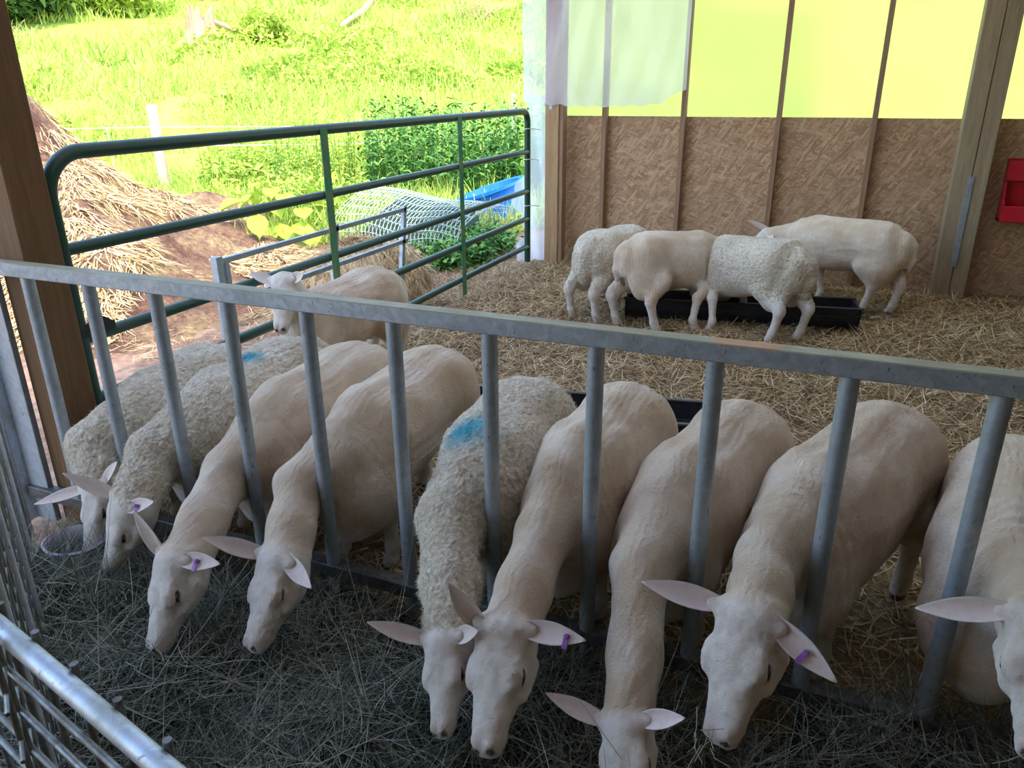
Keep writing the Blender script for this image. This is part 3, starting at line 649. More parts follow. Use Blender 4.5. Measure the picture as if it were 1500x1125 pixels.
# ---------------------------------------------------------------- the setting
YB = 7.45            # back wall plane
def hgt_pen(x, y):
    P = np.stack([x, y, 0 * x], -1).astype(np.float32); return fbm(P, 1.3, 4) * .022 - .012
def grid(name, x0, x1, y0, y1, nx, ny, hf, m, parent=None):
    X, Y = np.meshgrid(np.linspace(x0, x1, nx), np.linspace(y0, y1, ny), indexing='ij'); Z = hf(X, Y)
    V = np.stack([X, Y, Z], -1).reshape(-1, 3); i = np.arange(nx * ny).reshape(nx, ny)
    F = np.stack([i[:-1, :-1], i[1:, :-1], i[1:, 1:], i[:-1, 1:]], -1).reshape(-1, 4)
    o = obj(name, npmesh(name, V, F), m, parent, True); return o
floor = setp(grid('floor', -2.85, 3.6, 1.80, YB, 190, 160, hgt_pen, M['bedding']), kind='structure')

def hgt_hay(x, y):
    P = np.stack([x, y, 0 * x], -1).astype(np.float32); n = fbm(P, 2.2, 5)
    z = .085 + n * .06 + .05 * np.exp(-((x + .1) ** 2 / .5 + (y - .95) ** 2 / .2)) + .07 * np.exp(-((x - .55) ** 2 / .1 + (y - 1.35) ** 2 / .08))
    z = z + .04 * np.exp(-((x + 2.3) ** 2 / .06 + (y - 1.3) ** 2 / .05)) - .10 * np.clip((y - 1.45) / .35, 0, 1) * (x < .1) + .10 * np.exp(-((x - .85) / .75) ** 2 - ((y - 1.72) / .2) ** 2) - .12 * np.clip((y - 1.84) / .16, 0, 1)
    return z
alley = setp(grid('feed_alley_ground', -3.4, 3.6, -2.0, 1.80, 60, 40, lambda x, y: x * 0 - .03, M['dirt']), kind='structure')

# outdoor ground: flat yard, then a steep meadow
def hgt_out(x, y):
    P = np.stack([x, y, 0 * x], -1).astype(np.float32); d = np.sqrt((x + 1.) ** 2 * 1.0 + y ** 2)
    u = np.clip((-x * .66 + y * .75 - 13.0) / 1., 0, 400)
    h = .27 * u - 1.6 * (1 - np.exp(-u / 6)) * .6
    return h * (h > 0) + fbm(P, .25, 4) * .25 * np.clip(u / 12, 0, 1) + fbm(P, .9, 3) * .05 - .08
yard = setp(grid('yard_ground', -16, -2.80, -4, 16, 160, 200, lambda x, y: np.maximum(hgt_out(x, y), -.08) + fbm(np.stack([x, y, 0 * x], -1), 2.5, 3) * .02 - .0, M['dirt']), kind='structure')
def hm(x, y): return hgt_out(x, y) + .04 * (1 - np.clip((-x * .66 + y * .75 - 9.4) * -2, 0, 1) * 3)
mead = setp(grid('meadow', -75, 60, 6, 95, 220, 150, lambda x, y: np.where((-x * .66 + y * .75 - 9.4 + fbm(np.stack([x, y, 0 * x], -1), .4, 2) * .8 > 0) & (y > 7.6), hgt_out(x, y) + .045, -.5), M['meadow']), kind='structure')
mead2 = setp(grid('meadow_side', -75, -15.5, -10, 6.4, 90, 40, lambda x, y: hgt_out(x, y) + .045, M['meadow']), kind='structure')

# unseen roof over pen and feed alley; translucent part added for top light
def roof_part(ya, yb, i0=0, i1=60):
  mb = MB()
  for i in range(i0, i1):
    x0 = -3.1 + i * .12
    mb.add([(x0, ya, 3.12), (x0, yb, 3.12), (x0 + .04, yb, 3.15), (x0 + .04, ya, 3.15), (x0 + .08, yb, 3.15), (x0 + .08, ya, 3.15), (x0 + .12, yb, 3.12), (x0 + .12, ya, 3.12)],
           [(0, 1, 2, 3), (3, 2, 4, 5), (5, 4, 6, 7)])
  return mb
roof = roof_part(1.5, 7.75, 0, 34).build('ceiling', M['roof']); setp(roof, kind='structure')
roof_part(-1.7, 1.5).build('opaque_sheet', M['roof_steel'], roof); roof_part(1.5, 7.75, 34, 60).build('opaque_sheet', M['roof_steel'], roof)  # opaque parts placed to keep top light off alley and right side
for i, y in enumerate((0.2, 2.2, 4.2, 6.2)):
    mb = MB(); mb.box((-3.1, y, 2.97), (4.0, y + .09, 3.12)); mb.build('beam', M['stud_wood'], roof)
wr = empty('wall_right', (3.62, 3, 0)); setp(wr, kind='structure')
for k in range(4):
    mb = MB(); mb.box((3.60, -1.6 + k * 2.3, -.1), (3.62, -1.6 + k * 2.3 + 2.29, 3.1)); mb.build('panel', M['osb'], wr)

wf = empty('added_wall_front', (.5, -1.68, 0)); setp(wf, kind='structure')  # unseen wall added behind the camera to cut light from the front
for k in range(5):
    mb = MB(); mb.box((-2.9 + k * 1.31, -1.70, -.1), (-2.9 + k * 1.31 + 1.305, -1.68, 3.1)); mb.build('panel', M['osb'], wf)
# back wall: strand board panels between studs
wb = empty('wall_back', (0.5, YB, 0)); setp(wb, kind='structure')
for k, (a, b) in enumerate(((-2.60, -1.392), (-1.388, -.562), (-.558, .205), (.209, 1.04), (1.044, 2.26), (2.264, 3.6))):
    mb = MB(); mb.box((a, YB - .0, -.08), (b, YB + .012, 1.418 - .002 * (k % 2))); mb.build('osb_panel', M['osb'], wb)
for x in (-2.13, -1.39, -.56, .205):
    mb = MB(); mb.box((x - .021, YB - .089, -.05), (x + .021, YB, 3.12), .003); mb.build('stud', M['stud_wood'], wb)
for x in (1.62, 2.4, 3.1):
    mb = MB(); mb.box((x - .021, YB - .089, -.05), (x + .021, YB, 3.12), .003); mb.build('stud', M['stud_wood'], wb)
mb = MB(); mb.box((-2.60, YB + .013, 1.37), (3.6, YB + .05, 1.408)); mb.build('batten', M['stud_wood'], wb)

# stretched translucent sheet above the boards
def wavy(name, x0, x1, z0, z1, nx, nz, yf, m, thick=.0):
    X, Z = np.meshgrid(np.linspace(x0, x1, nx), np.linspace(0, 1, nz), indexing='ij')
    z0v = z0(X) if callable(z0) else z0; Z = z0v + (z1 - z0v) * Z; Y = yf(X, Z)
    V = np.stack([X, Y, Z], -1).reshape(-1, 3); i = np.arange(nx * nz).reshape(nx, nz)
    F = np.stack([i[:-1, :-1], i[1:, :-1], i[1:, 1:], i[:-1, 1:]], -1).reshape(-1, 4)
    return obj(name, npmesh(name, V, F), m, None, True)
def yy(X, Z): P = np.stack([X, X * 0, Z * 2.2], -1); return YB + .06 + fbm(P, 1.2, 3) * .006
o = wavy('plastic_wall_sheet', -2.72, 3.62, 1.36, 3.12, 120, 40, yy, M['yellow_sheet'])
setp(o, 'yellow-green translucent sheet stretched behind the studs above the strand board', 'plastic sheet')
def wy(X, Z): P = np.stack([X * 1.4, X * 0, Z * .7 - X * .35], -1); return 7.17 + fbm(P, 1.5, 4) * .045 + .010 * np.sin((X * 1.3 - Z * .35) * 21 + 2 * fbm(P, 1.1, 2)) + .05 * np.exp(-((X + 1.6 + (Z - 1.5) * .35) / .12) ** 2) * .6
def wbot(X): return 1.545 - .035 * np.sin((X + 2.85) * 2.1) + .10 * np.clip((X + 1.62) / .22, 0, 1) ** 1.5 + .008 * np.sin(X * 37)
o = wavy('hanging_plastic_sheet', -2.88, -1.345, wbot, 3.1, 150, 90, wy, M['white_sheet'])
setp(o, 'white see-through plastic sheet hanging loosely over the corner post', 'plastic sheet')
def sy(X, Z): P = np.stack([X * 2, X * 0, Z], -1); return 7.5 + fbm(P, 2.5, 3) * .03
X0 = -2.95
def strip():
    nx, nz = 14, 60; V = []; F = []
    for i in range(nx):
        for j in range(nz):
            z = -.04 + 1.64 * j / (nz - 1); lft = -2.93 - .15 * (math.exp(-((z - .62) / .22) ** 2)) - .13 * math.exp(-((z - .05) / .15) ** 2) + .02 * math.sin(z * 31)
            x = lft + (-2.71 - lft) * i / (nx - 1); V.append((x, 7.40 + .03 * math.sin(x * 30 + z * 4) , z))
    for i in range(nx - 1):
        for j in range(nz - 1): F.append((i * nz + j, (i + 1) * nz + j, (i + 1) * nz + j + 1, i * nz + j + 1))
    return npmesh('plastic_strip', np.array(V), np.array(F))
setp(obj('plastic_strip', strip(), M['white_sheet'], None, True), 'torn white plastic strip hanging outside beyond the gate latch end', 'plastic sheet')

# posts
def post(lo, hi, m, label, name='timber_post', bev=.006):
    mb = MB(); mb.box(lo, hi, bev); o = mb.build(name, m); o_loc = ((lo[0] + hi[0]) / 2, (lo[1] + hi[1]) / 2, lo[2])
    o.data.transform(Matrix.Translation([-q for q in o_loc])); o.location = o_loc; return setp(o, label, 'post')
p1 = post((-2.89, 1.885, -.1), (-2.745, 2.045, 3.1), M['dark_wood'], 'thick dark brown timber post at the left end of the feed barrier')
def bolt(c, ax, r, par, m='galv', name='bolt'):
    mb = MB(); c = np.array(c, float); ax = np.array(ax, float); mb.tube([c, c + ax * .004], r * 1.6, 16); mb.tube([c + ax * .004, c + ax * .013], r, 6); return mb.build(name, M[m], par)
p2 = post((-2.662, 7.20, -.1), (-2.525, 7.34, 3.1), M['post_wood'], 'orange-brown timber corner post where green gate meets the strand board')
bolt((-2.60, 7.20, 1.50), (0, -1, 0), .014, p2)
mb = MB(); mb.box((-2.525, 7.215, -.05), (-2.485, 7.33, 3.1), .004); mb.build('side_board', M['stud_wood'], p2)
p3 = empty('timber_post', (.97, 7.27, 0)); setp(p3, 'wide weathered timber post with steel strap bolted near its foot', 'post')
mb = MB(); mb.box((.838, 7.20, -.1), (.972, 7.36, 3.1), .006); mb.build('plank', M['grey_wood'], p3)
mb = MB(); mb.box((.976, 7.205, -.1), (1.092, 7.36, 3.1), .006); mb.build('plank', M['grey_wood'], p3)
st = MB(); st.box((.948, 7.193, .26), (.992, 7.199, .99), .001); st_ = st.build('strap', M['galv'], p3)
for z in (.31, .62, .94): bolt((.970, 7.193, z), (0, -1, 0), .010, st_)

# red wall feeder
rf = empty('mineral_feeder', (1.42, 7.42, .66)); setp(rf, 'red plastic mineral feeder fixed to the strand board at right', 'feeder')
mb = MB()
xa, xb = 1.235, 1.62
def prof(x): return [(x, 7.44, .63), (x, 7.27, .64), (x, 7.25, .665), (x, 7.255, .78), (x, 7.30, .80), (x, 7.36, .94), (x, 7.345, .96), (x, 7.37, 1.10), (x, 7.44, 1.12)]
mb = MB(); a = prof(xa); b = prof(xa + .014); mb.add(a + b, [tuple(range(9))[::-1], tuple(range(9, 18))] + [(i, (i + 1) % 9, 9 + (i + 1) % 9, 9 + i) for i in range(9)]); mb.build('side_panel', M['red'], rf)
mb = MB(); a = prof(xb); b = prof(xb + .014); mb.add(a + b, [tuple(range(9))[::-1], tuple(range(9, 18))] + [(i, (i + 1) % 9, 9 + (i + 1) % 9, 9 + i) for i in range(9)]); mb.build('side_panel', M['red'], rf)
mb = MB(); mb.box((xa, 7.425, .63), (xb, 7.444, 1.12)); mb.box((xa, 7.26, .635), (xb, 7.43, .655)); mb.build('back_panel', M['red'], rf)
mb = MB(); mb.box((xa, 7.243, .64), (xb, 7.258, .765), .004); mb.build('tray_front', M['red'], rf)
mb = MB(); mb.box((1.42, 7.26, .65), (1.432, 7.43, .77)); mb.build('divider', M['red'], rf)
mb = MB(); mb.beam((xa + .01, 7.350, .965), (xa + .01 + .0, 7.350, .965001 + .0), .01, .01) if False else None
mb.add([(xa, 7.345, .955), (xb, 7.345, .955), (xb, 7.372, 1.105), (xa, 7.372, 1.105), (xa, 7.36, .955), (xb, 7.36, .955), (xb, 7.387, 1.105), (xa, 7.387, 1.105)], [(0, 1, 2, 3), (7, 6, 5, 4), (0, 4, 5, 1), (3, 2, 6, 7), (0, 3, 7, 4), (1, 5, 6, 2)]); mb.build('hood', M['red'], rf)

# green tube gate
gt = empty('tube_gate', (-2.80, 4.7, .1)); setp(gt, 'long dark green five-rail tube gate on the left of the pen', 'gate')
gx = -2.815; y0, y1 = 2.09, 7.13
GX = lambda p: p
for k, z in enumerate((1.10, .73, .463, .185)):
    mb = MB(); mb.tube([(gx, y0, z), (gx, y1, z)], .0255, 14); mb.build('rail', M['green'], gt, True)
def arc(cy, cz, r, a0, a1, n=10): return [(gx, cy + r * math.cos(a0 + (a1 - a0) * i / n), cz + r * math.sin(a0 + (a1 - a0) * i / n)) for i in range(n + 1)]
r = .17
fr = [(gx, y0, .10)] + arc(y0 + r, 1.468 - r, r, math.pi, math.pi / 2) + arc(y1 - r * .6, 1.468 - r * .6, r * .6, math.pi / 2, 0) + [(gx, y1, .03)]
mb = MB(); mb.tube(fr, .030, 16); mb.build('outer_tube', M['green'], gt, True)
for y in (3.85, 5.62):
    mb = MB(); mb.box((gx + .027, y - .034, .06), (gx + .034, y + .034, 1.475), .001); mb.build('brace', M['green_bright'], gt)
mb = MB(); mb.box((gx + .027, y0 - .03, .74), (gx + .033, y0 + .15, .78), .001); mb.add([(gx + .032, y0 + .0, .78), (gx + .032, y0 + .14, .78), (gx + .032, y0 + .07, .83), (gx + .026, y0 + .0, .78), (gx + .026, y0 + .14, .78), (gx + .026, y0 + .07, .83)], [(0, 1, 2), (5, 4, 3), (0, 2, 5, 3), (2, 1, 4, 5)])
mb.build('latch_plate', M['black'], gt)
for z in (1.30, 1.02, .58):
    mb = MB(); mb.tube([(gx + .03 * math.cos(a), y1 + .03 * math.sin(a), z + .002 * a) for a in np.linspace(0, 6.1, 14)] + [(gx + .10, y1 + .07, z)], .004, 6); mb.build('wire_tie', M['twine'], gt)

# feed barrier
M['dark_galv'] = galv('shaded_rail_steel', (.15, .15, .14), (.09, .09, .085), (.06, .05, .04))  # steel coloured dark to stand for the shade around the lower rail
fbr = empty('feed_barrier', (-.2, 1.853, 0)); setp(fbr, 'galvanised steel feed barrier with upright bars between sheep necks', 'barrier')
YF = 1.853
mb = MB(); mb.box((-3.3, YF - .026, 1.058), (2.0, YF + .026, 1.108), .003)
o = mb.build('top_rail', M['rail'], fbr); o.data.transform(Matrix.Translation((3.3 - .15, 0, 0))); o.location.x -= 3.3 - .15; 
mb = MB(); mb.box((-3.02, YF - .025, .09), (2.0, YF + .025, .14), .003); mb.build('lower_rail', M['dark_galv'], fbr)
for k in range(-1, 14):
    x = -2.709 + .3105 * k
    if k == -1: continue
    mb = MB(); mb.tube([(x, YF, .05 if k else .13), (x, YF, 1.06)], .0232, 20); mb.build('upright_bar', M['galv'], fbr, True)
mb = MB(); mb.box((-3.045, YF - .05, -.02), (-3.00, YF + .0, 1.06), .004); mb.build('end_post', M['alu'], fbr)
mb = MB(); mb.box((-3.0, YF - .005, -.02), (-2.89, YF + .02, 1.06), .002); mb.build('end_plate', M['galv'], fbr)

# wire mesh hurdle on the left and the low tube hurdle in front
A = np.array([-2.90, 1.735]); B = np.array([-1.10, .55])
dA = (B - A) / np.linalg.norm(B - A); LA = np.linalg.norm(B - A)
hp = empty('mesh_panel', (A[0], A[1], 0)); setp(hp, 'welded wire mesh panel seen nearly edge-on at the left', 'fence panel')
k = 0; dd = 0.
while dd < LA:
    p = A + dA * dd; thick = (k % 6 == 0)
    mb = MB(); mb.tube([(p[0], p[1], -.02), (p[0], p[1], 1.22)], .014 if thick else .0055, 10); mb.build('upright_tube' if thick else 'vertical_wire', M['alu'] if thick else M['old_galv'], hp, True)
    dd += .075; k += 1
for z in np.arange(.08, 1.23, .10):
    mb = MB(); p = A; q = B; mb.tube([(p[0], p[1], z), (q[0], q[1], z)], .004, 8); mb.build('horizontal_wire', M['old_galv'], hp, True)
a = np.array([-1.183, 0.620, .87]); b = np.array([-0.715, 0.511, .87]); dv = (b - a)
hl = empty('tube_hurdle', (-.9, .54, 0)); setp(hl, 'low steel hurdle with bright tubular top rail in the lower left corner', 'hurdle')
a2 = a - dv * .7; b2 = b + dv * 1.0
mb = MB(); mb.tube([a2, b2], .0165, 20); mb.build('top_tube', M['alu'], hl, True)
for dz, rr in ((.10, .006), (.19, .006), (.28, .006), (.37, .006), (.5, .006), (.62, .006), (.74, .006)):
    mb = MB(); mb.tube([a2 - (0, .0, dz), b2 - (0, .0, dz)], rr, 10); mb.build('horizontal_rod', M['old_galv'], hl, True)
Lh = np.linalg.norm(b2 - a2); n = int(Lh / .125)
for i in range(n + 1):
    p = a2 + (b2 - a2) * (i * .125 + .045) / Lh + np.array([.012, .022, 0]) * .8
    mb = MB(); mb.tube([(p[0], p[1], -.02), (p[0], p[1], p[2] + .022)], .0065, 10); mb.build('vertical_rod', M['old_galv'], hl, True)

# troughs and pan
def trough(label, a, b, wid=.30, hh=.17, z0=.0, group='black feed troughs'):
    a = np.array(a, float); b = np.array(b, float); L = np.linalg.norm(b - a); ang = math.atan2(b[1] - a[1], b[0] - a[0])
    t = empty('feed_trough', ((a[0] + b[0]) / 2, (a[1] + b[1]) / 2, z0)); setp(t, label, 'trough', group)
    Rm = Matrix.Translation(t.location) @ Matrix.Rotation(ang, 4, 'Z')
    pr = [(-.5, 1.), (-.46, .45), (-.36, .12), (-.2, .0), (.2, 0), (.36, .12), (.46, .45), (.5, 1.)]; ins = [(.46, 1.), (.42, .5), (.33, .2), (.18, .09), (-.18, .09), (-.33, .2), (-.42, .5), (-.46, 1.)]
    ring = pr + ins; mb = MB(); vs = []
    for x in (-L / 2, L / 2): vs += [(x, p * wid, q * hh) for p, q in ring]
    mb.add(vs, [(i, (i + 1) % 16, 16 + (i + 1) % 16, 16 + i) for i in range(16)])
    o = mb.build('basin', M['trough'], t); o.data.transform(Rm)
    for s in (-1, 1):
        mb = MB(); e = s * L / 2; vs = [(e, p * wid, q * hh) for p, q in pr] + [(e - s * .016, p * wid, q * hh) for p, q in pr]
        mb.add(vs, [tuple(range(8)), tuple(range(15, 7, -1))] + [(i, (i + 1) % 8, 8 + (i + 1) % 8, 8 + i) for i in range(8)]); o = mb.build('end_panel', M['trough'], t); o.data.transform(Rm)
        mb = MB(); mb.box((-L / 2 - .01, s * wid * .5 - .014, hh - .006), (L / 2 + .01, s * wid * .5 + .014, hh + .010), .004); o = mb.build('rim', M['trough'], t); o.data.transform(Rm)
    mb = MB(); mb.box((-L / 2, wid * -.505, hh * .62), (L / 2, wid * -.47, hh * .70)); o = mb.build('rib', M['trough'], t); o.data.transform(Rm)
    return t
trough('long black feed trough at which the back group of sheep eats', (-1.42, 5.72), (.25, 6.02), .30, .17)
trough('black feed trough behind the rumps of the front row of sheep', (-1.75, 3.32), (-.27, 3.60), .30, .17)
pan = empty('feed_pan', (-2.50, 1.63, .03)); setp(pan, 'pale lilac plastic feed pan under the leftmost sheep head', 'pan')
mb = MB(); n = 40; pts = [(.13, 0.0), (.165, .11), (.172, .12), (.16, .125), (.15, .11), (.12, .015)]; vs = []
for p, q in pts: vs += [(-2.43 + p * .68 * math.cos(2 * math.pi * k / n), 1.60 + p * .6 * math.sin(2 * math.pi * k / n), .03 + q) for k in range(n)]
fs = [(j * n + k, j * n + (k + 1) % n, (j + 1) * n + (k + 1) % n, (j + 1) * n + k) for j in range(5) for k in range(n)] + [tuple(range(n)), tuple(range(5 * n, 6 * n))]
mb.add(vs, fs); mb.build('bowl', M['lilac'], pan, True)

# ---------------------------------------------------------------- outdoors
def blob(name, c, r, m, amp=.2, sc=2., parent=None, nu=60, nvv=40, zcut=None, lump=0.):
    c = np.array(c); th = np.linspace(0, np.pi / 2 * 1.15, nvv); ph = np.linspace(0, 2 * np.pi, nu, endpoint=False); T, Ph = np.meshgrid(th, ph, indexing='ij')
    Dn = np.stack([np.sin(T) * np.cos(Ph), np.sin(T) * np.sin(Ph), np.cos(T)], -1); P = Dn * np.array(r); k = 1 + fbm(P + c, sc, 4) * amp
    if lump: k = k + lump * (1 - np.abs(vnoise(P + c + 5, sc * 1.7)))
    V = (c + P * k[..., None]).reshape(-1, 3); i = np.arange(nvv * nu).reshape(nvv, nu); j = np.roll(i, -1, 1)
    F = np.stack([i[:-1], i[1:], j[1:], j[:-1]], -1).reshape(-1, 4); o = obj(name, npmesh(name, V, F), m, parent, True); return o, V, F
def on_surface(V, F, n, zmin=None):
    k = rng.integers(0, len(F), n); a, b = rng.random(n)[:, None], rng.random(n)[:, None]; q = V[F[k]]; P = q[:, 0] * (1 - a) * (1 - b) + q[:, 1] * a * (1 - b) + q[:, 2] * a * b + q[:, 3] * (1 - a) * b
    nn = np.cross(q[:, 2] - q[:, 0], q[:, 3] - q[:, 1]); nn /= np.linalg.norm(nn, axis=1)[:, None] + 1e-9; return P, nn
mp = empty('manure_pile', (-7.0, 5.2, -.05)); setp(mp, 'heap of brown manure and golden straw outside beyond the gate', 'manure pile')
def hgt_pile(x, y):
    G = lambda a, cx, cy, sx, sy: a * np.exp(-(((x - cx) / sx) ** 2 + ((y - cy) / sy) ** 2))
    h = G(1.75, -7.7, 5.35, .85, 1.0) + G(.62, -6.5, 5.2, .8, .9) + G(.50, -7.3, 7.0, .9, .7) + G(.45, -7.6, 8.0, .8, .6) + G(.42, -5.6, 4.6, 1.0, .8) + G(.25, -6.0, 6.4, .9, .7)
    P = np.stack([x, y, 0 * x], -1); k = np.clip(h * 2.5, 0, 1)
    return h - .13 + k * (fbm(P, 1.4, 5) * .13 + (.5 - np.abs(vnoise(P + 7, 2.3))) * .16 - .05 * np.abs(vnoise(P, 6.)))
hp_o = grid('heap', -10.5, -4.0, 2.6, 9.6, 170, 180, hgt_pile, M['manure'], mp)
n = 60000; X = rng.uniform(-10, -4.2, n); Y = rng.uniform(2.8, 9.3, n); Z = hgt_pile(X, Y); P = np.stack([X, Y, Z + .02], 1)
keep = (Z > -.04) & (fbm(P * [1, 1, .6], 1.3, 3) > -.12); P = P[keep]; X, Y = P[:, 0], P[:, 1]
gx_ = (hgt_pile(X + .05, Y) - hgt_pile(X - .05, Y)) / .1; gy_ = (hgt_pile(X, Y + .05) - hgt_pile(X, Y - .05)) / .1; sl_ = np.hypot(gx_, gy_)
ang = np.arctan2(-gy_, -gx_) + rng.normal(0, .55, len(P)); el = -np.arctan(sl_) * .85 + rng.normal(0, .18, len(P))
dr = np.stack([np.cos(ang) * np.cos(el), np.sin(ang) * np.cos(el), np.sin(el)], 1)
s_ = blades('loose_straw', P, rng.uniform(.08, .24, len(P)), .010, M['lit_straw'], mp, curl=.3, direc=dr); s_['kind'] = 'stuff'

# straw bale heap behind the gate
bh = empty('straw_bale', (-3.80, 5.55, -.05)); setp(bh, 'crumbled round straw bale lying outside behind the green gate', 'straw bale')
o, V, F = blob('bale_core', (-3.80, 5.55, -.1), (.50, .95, .56), M['straw'], .08, 2, bh, 80, 50); 
P, nn = on_surface(V, F, 9000); h_ = np.arctan2(rng.normal(0, .4, len(P)) - 1., rng.normal(.3, .6, len(P)))
s_ = blades('loose_straw', P + nn * .01, rng.uniform(.10, .28, len(P)), .006, M['straw'], bh, up=-.55, upvar=.4, curl=.5, heads=h_); s_['kind'] = 'stuff'

# leaning galvanised hurdle outside
hu = empty('steel_hurdle', (-3.35, 4.2, 0)); setp(hu, 'short galvanised hurdle leaning outside behind the green gate', 'hurdle')
q0, q1 = np.array([-3.22, 3.33, 0]), np.array([-3.22, 5.50, 0])
for y in (3.33,):
    mb = MB(); mb.box((-3.25, y - .025, -.05), (-3.20, y + .025, .80), .003); mb.build('upright', M['galv'], hu)
    mb = MB(); mb.box((-3.25, y + .04, .05), (-3.20, y + .075, .77), .003); mb.build('upright', M['galv'], hu)
for y in (4.45, 5.40):
    mb = MB(); mb.beam((-3.22, y - .12, -.03), (-3.22, y + .04, .80), .03, .04, (0, 1, 0)); mb.build('upright', M['galv'], hu)
for z in (.77, .52, .27):
    mb = MB(); mb.beam((-3.22, 3.33, z), (-3.22, 5.45, z), .03, .03); mb.build('rail', M['galv'], hu)

# tub, wire roll
M['pale_wire'] = mat('pale_wire', (.42, .50, .44), .6)[0]
M['dark_net'] = paint('dark_green_netting', (.02, .05, .035), (.05, .09, .05), .8)
tb = empty('plastic_tub', (-4.12, 9.5, 0)); setp(tb, 'bright blue plastic tub lying in weeds beyond the gate', 'tub')
mb = MB(); n = 36; ax = nrm(np.array([-.28, -.10, .9])); u = nrm(np.cross(ax, (1, 0, 0))); v = np.cross(ax, u); c = np.array([-4.12, 9.5, -.03])
vs = []
for p, q in ((.30, -.1), (.43, .44), (.47, .45), (.47, .49), (.41, .48), (.28, -.07)): vs += [c + ax * q + (u * math.cos(2 * math.pi * k / n) + v * 1. * math.sin(2 * math.pi * k / n)) * p for k in range(n)]
mb.add(vs, [(j * n + k, j * n + (k + 1) % n, (j + 1) * n + (k + 1) % n, (j + 1) * n + k) for j in range(5) for k in range(n)] + [tuple(range(n)), tuple(range(5 * n, 6 * n))]); mb.build('shell', M['blue'], tb, True)
wr_ = empty('wire_roll', (-4.4, 8.0, 0)); setp(wr_, 'flattened roll of pale wire netting lying in weeds beyond the gate', 'wire roll')
mb = MB()
def wpt(s, t): a = math.pi * s; return (-5.25 + 1.7 * t + .12 * math.sin(5 * s), 8.0 + .62 * math.cos(a) - .15 * t, .05 + .52 * math.sin(a) * (1 - .25 * t) + .02 * math.sin(9 * t))
for i in range(34): mb.tube([wpt(s / 12, min(1, max(0, i / 33 + .02 * math.sin(s)))) for s in range(13)], .0035, 4, False)
for j in range(17): mb.tube([wpt(j / 16 + .012 * math.sin(i), i / 14) for i in range(15)], .0035, 4, False)
for i in range(34): mb.tube([wpt(s / 12 + .03, min(1, max(0, i / 33 + .35 * (s / 12 - .5)))) for s in range(13)], .003, 4, False)
blob('bundle', (-4.4, 7.95, -.1), (.80, .50, .58), M['dark_net'], .15, 2.5, wr_)
o = mb.build('netting', M['pale_wire'], wr_); o['kind'] = 'stuff'

# fence posts and wire of the meadow
def fpost(x, y, h, r, label, grp='meadow fence posts'):
    z = max(float(hgt_out(np.array(x), np.array(y))), -.08)
    t = MB(); t.tube([(x, y, z - .1), (x, y, z + h - .02), (x, y, z + h)], [r, r * .95, r * .8], 14); o = t.build('fence_post', M['old_wood'], None, True)
    o.data.transform(Matrix.Translation((-x, -y, -z))); o.location = (x, y, z); setp(o, label, 'post', grp); return o
fpost(-10.2, 9.65, 1.42, .085, 'pale wooden fence post beside the manure pile')
fpost(-6.35, 15.3, 1.25, .06, 'small grey fence post above the tall weeds near the corner')
fpost(-11.2, 9.6, 1.0, .014, 'thin stake standing left of the pale wooden fence post', 'meadow fence posts')
fw = empty('fence_wire', (-7.3, 11, 0)); setp(fw, 'thin white electric fence wires strung across the meadow foot', 'fence wire')
for dz in (1.02, .72):
    t = MB(); t.tube([(-16, 4.4, dz + .1), (-10.2, 9.65, dz + .1), (-8.3, 12.4, dz - .0), (-6.35, 15.3, dz + .1), (-3, 19.4, dz + .2)], .006, 6); t.build('wire', M['twine'], fw)

# stump and fallen branch on the slope
def gz(x, y): return float(hgt_out(np.array(float(x)), np.array(float(y))))
sx, sy_ = -18.1, 19.5; sz = gz(sx, sy_)
stp = empty('tree_stump', (sx, sy_, sz)); setp(stp, 'reddish splintered tree stump on the bright meadow slope', 'stump')
n = 40; vs = []; fs = []
for j, (zz, rr) in enumerate(((-.3, .78), (.0, .62), (.12, .48), (.30, .41), (.55, .40), (.78, .38))):
    for k in range(n):
        a = 2 * math.pi * k / n; q = rr * (1 + .10 * math.sin(5 * a + 1) * (1.2 - zz) + .05 * math.sin(17 * a)); top = (.16 * math.sin(3 * a) + .12 * math.sin(11 * a)) if j == 5 else 0
        vs.append((sx + q * math.cos(a), sy_ + q * math.sin(a), sz + zz + top))
vs.append((sx, sy_, sz + .58)); fs = [(j * n + k, j * n + (k + 1) % n, (j + 1) * n + (k + 1) % n, (j + 1) * n + k) for j in range(5) for k in range(n)] + [(5 * n + k, 5 * n + (k + 1) % n, 6 * n) for k in range(n)]
mb = MB(); mb.add(vs, fs); mb.build('trunk', M['stump'], stp, True)
mb = MB(); mb.tube([(sx + .3, sy_ + .2, sz + .55), (sx + .75, sy_ + .45, sz + .35), (sx + 1.15, sy_ + .7, sz + .3)], [.09, .06, .02], 8); mb.build('root', M['stump'], stp, True)
br = [(-16.0, 22.3), (-16.3, 23.6), (-16.75, 25.2), (-17.6, 27.6), (-18.9, 30.4)]
mb = MB(); mb.tube([(x, y, gz(x, y) + .10 + .18 * math.sin(i * .8)) for i, (x, y) in enumerate(br)], [.03, .07, .09, .12, .16], 10)
setp(mb.build('fallen_branch', M['branch'], None, True), 'long curved bare fallen branch lying on the meadow slope', 'branch')
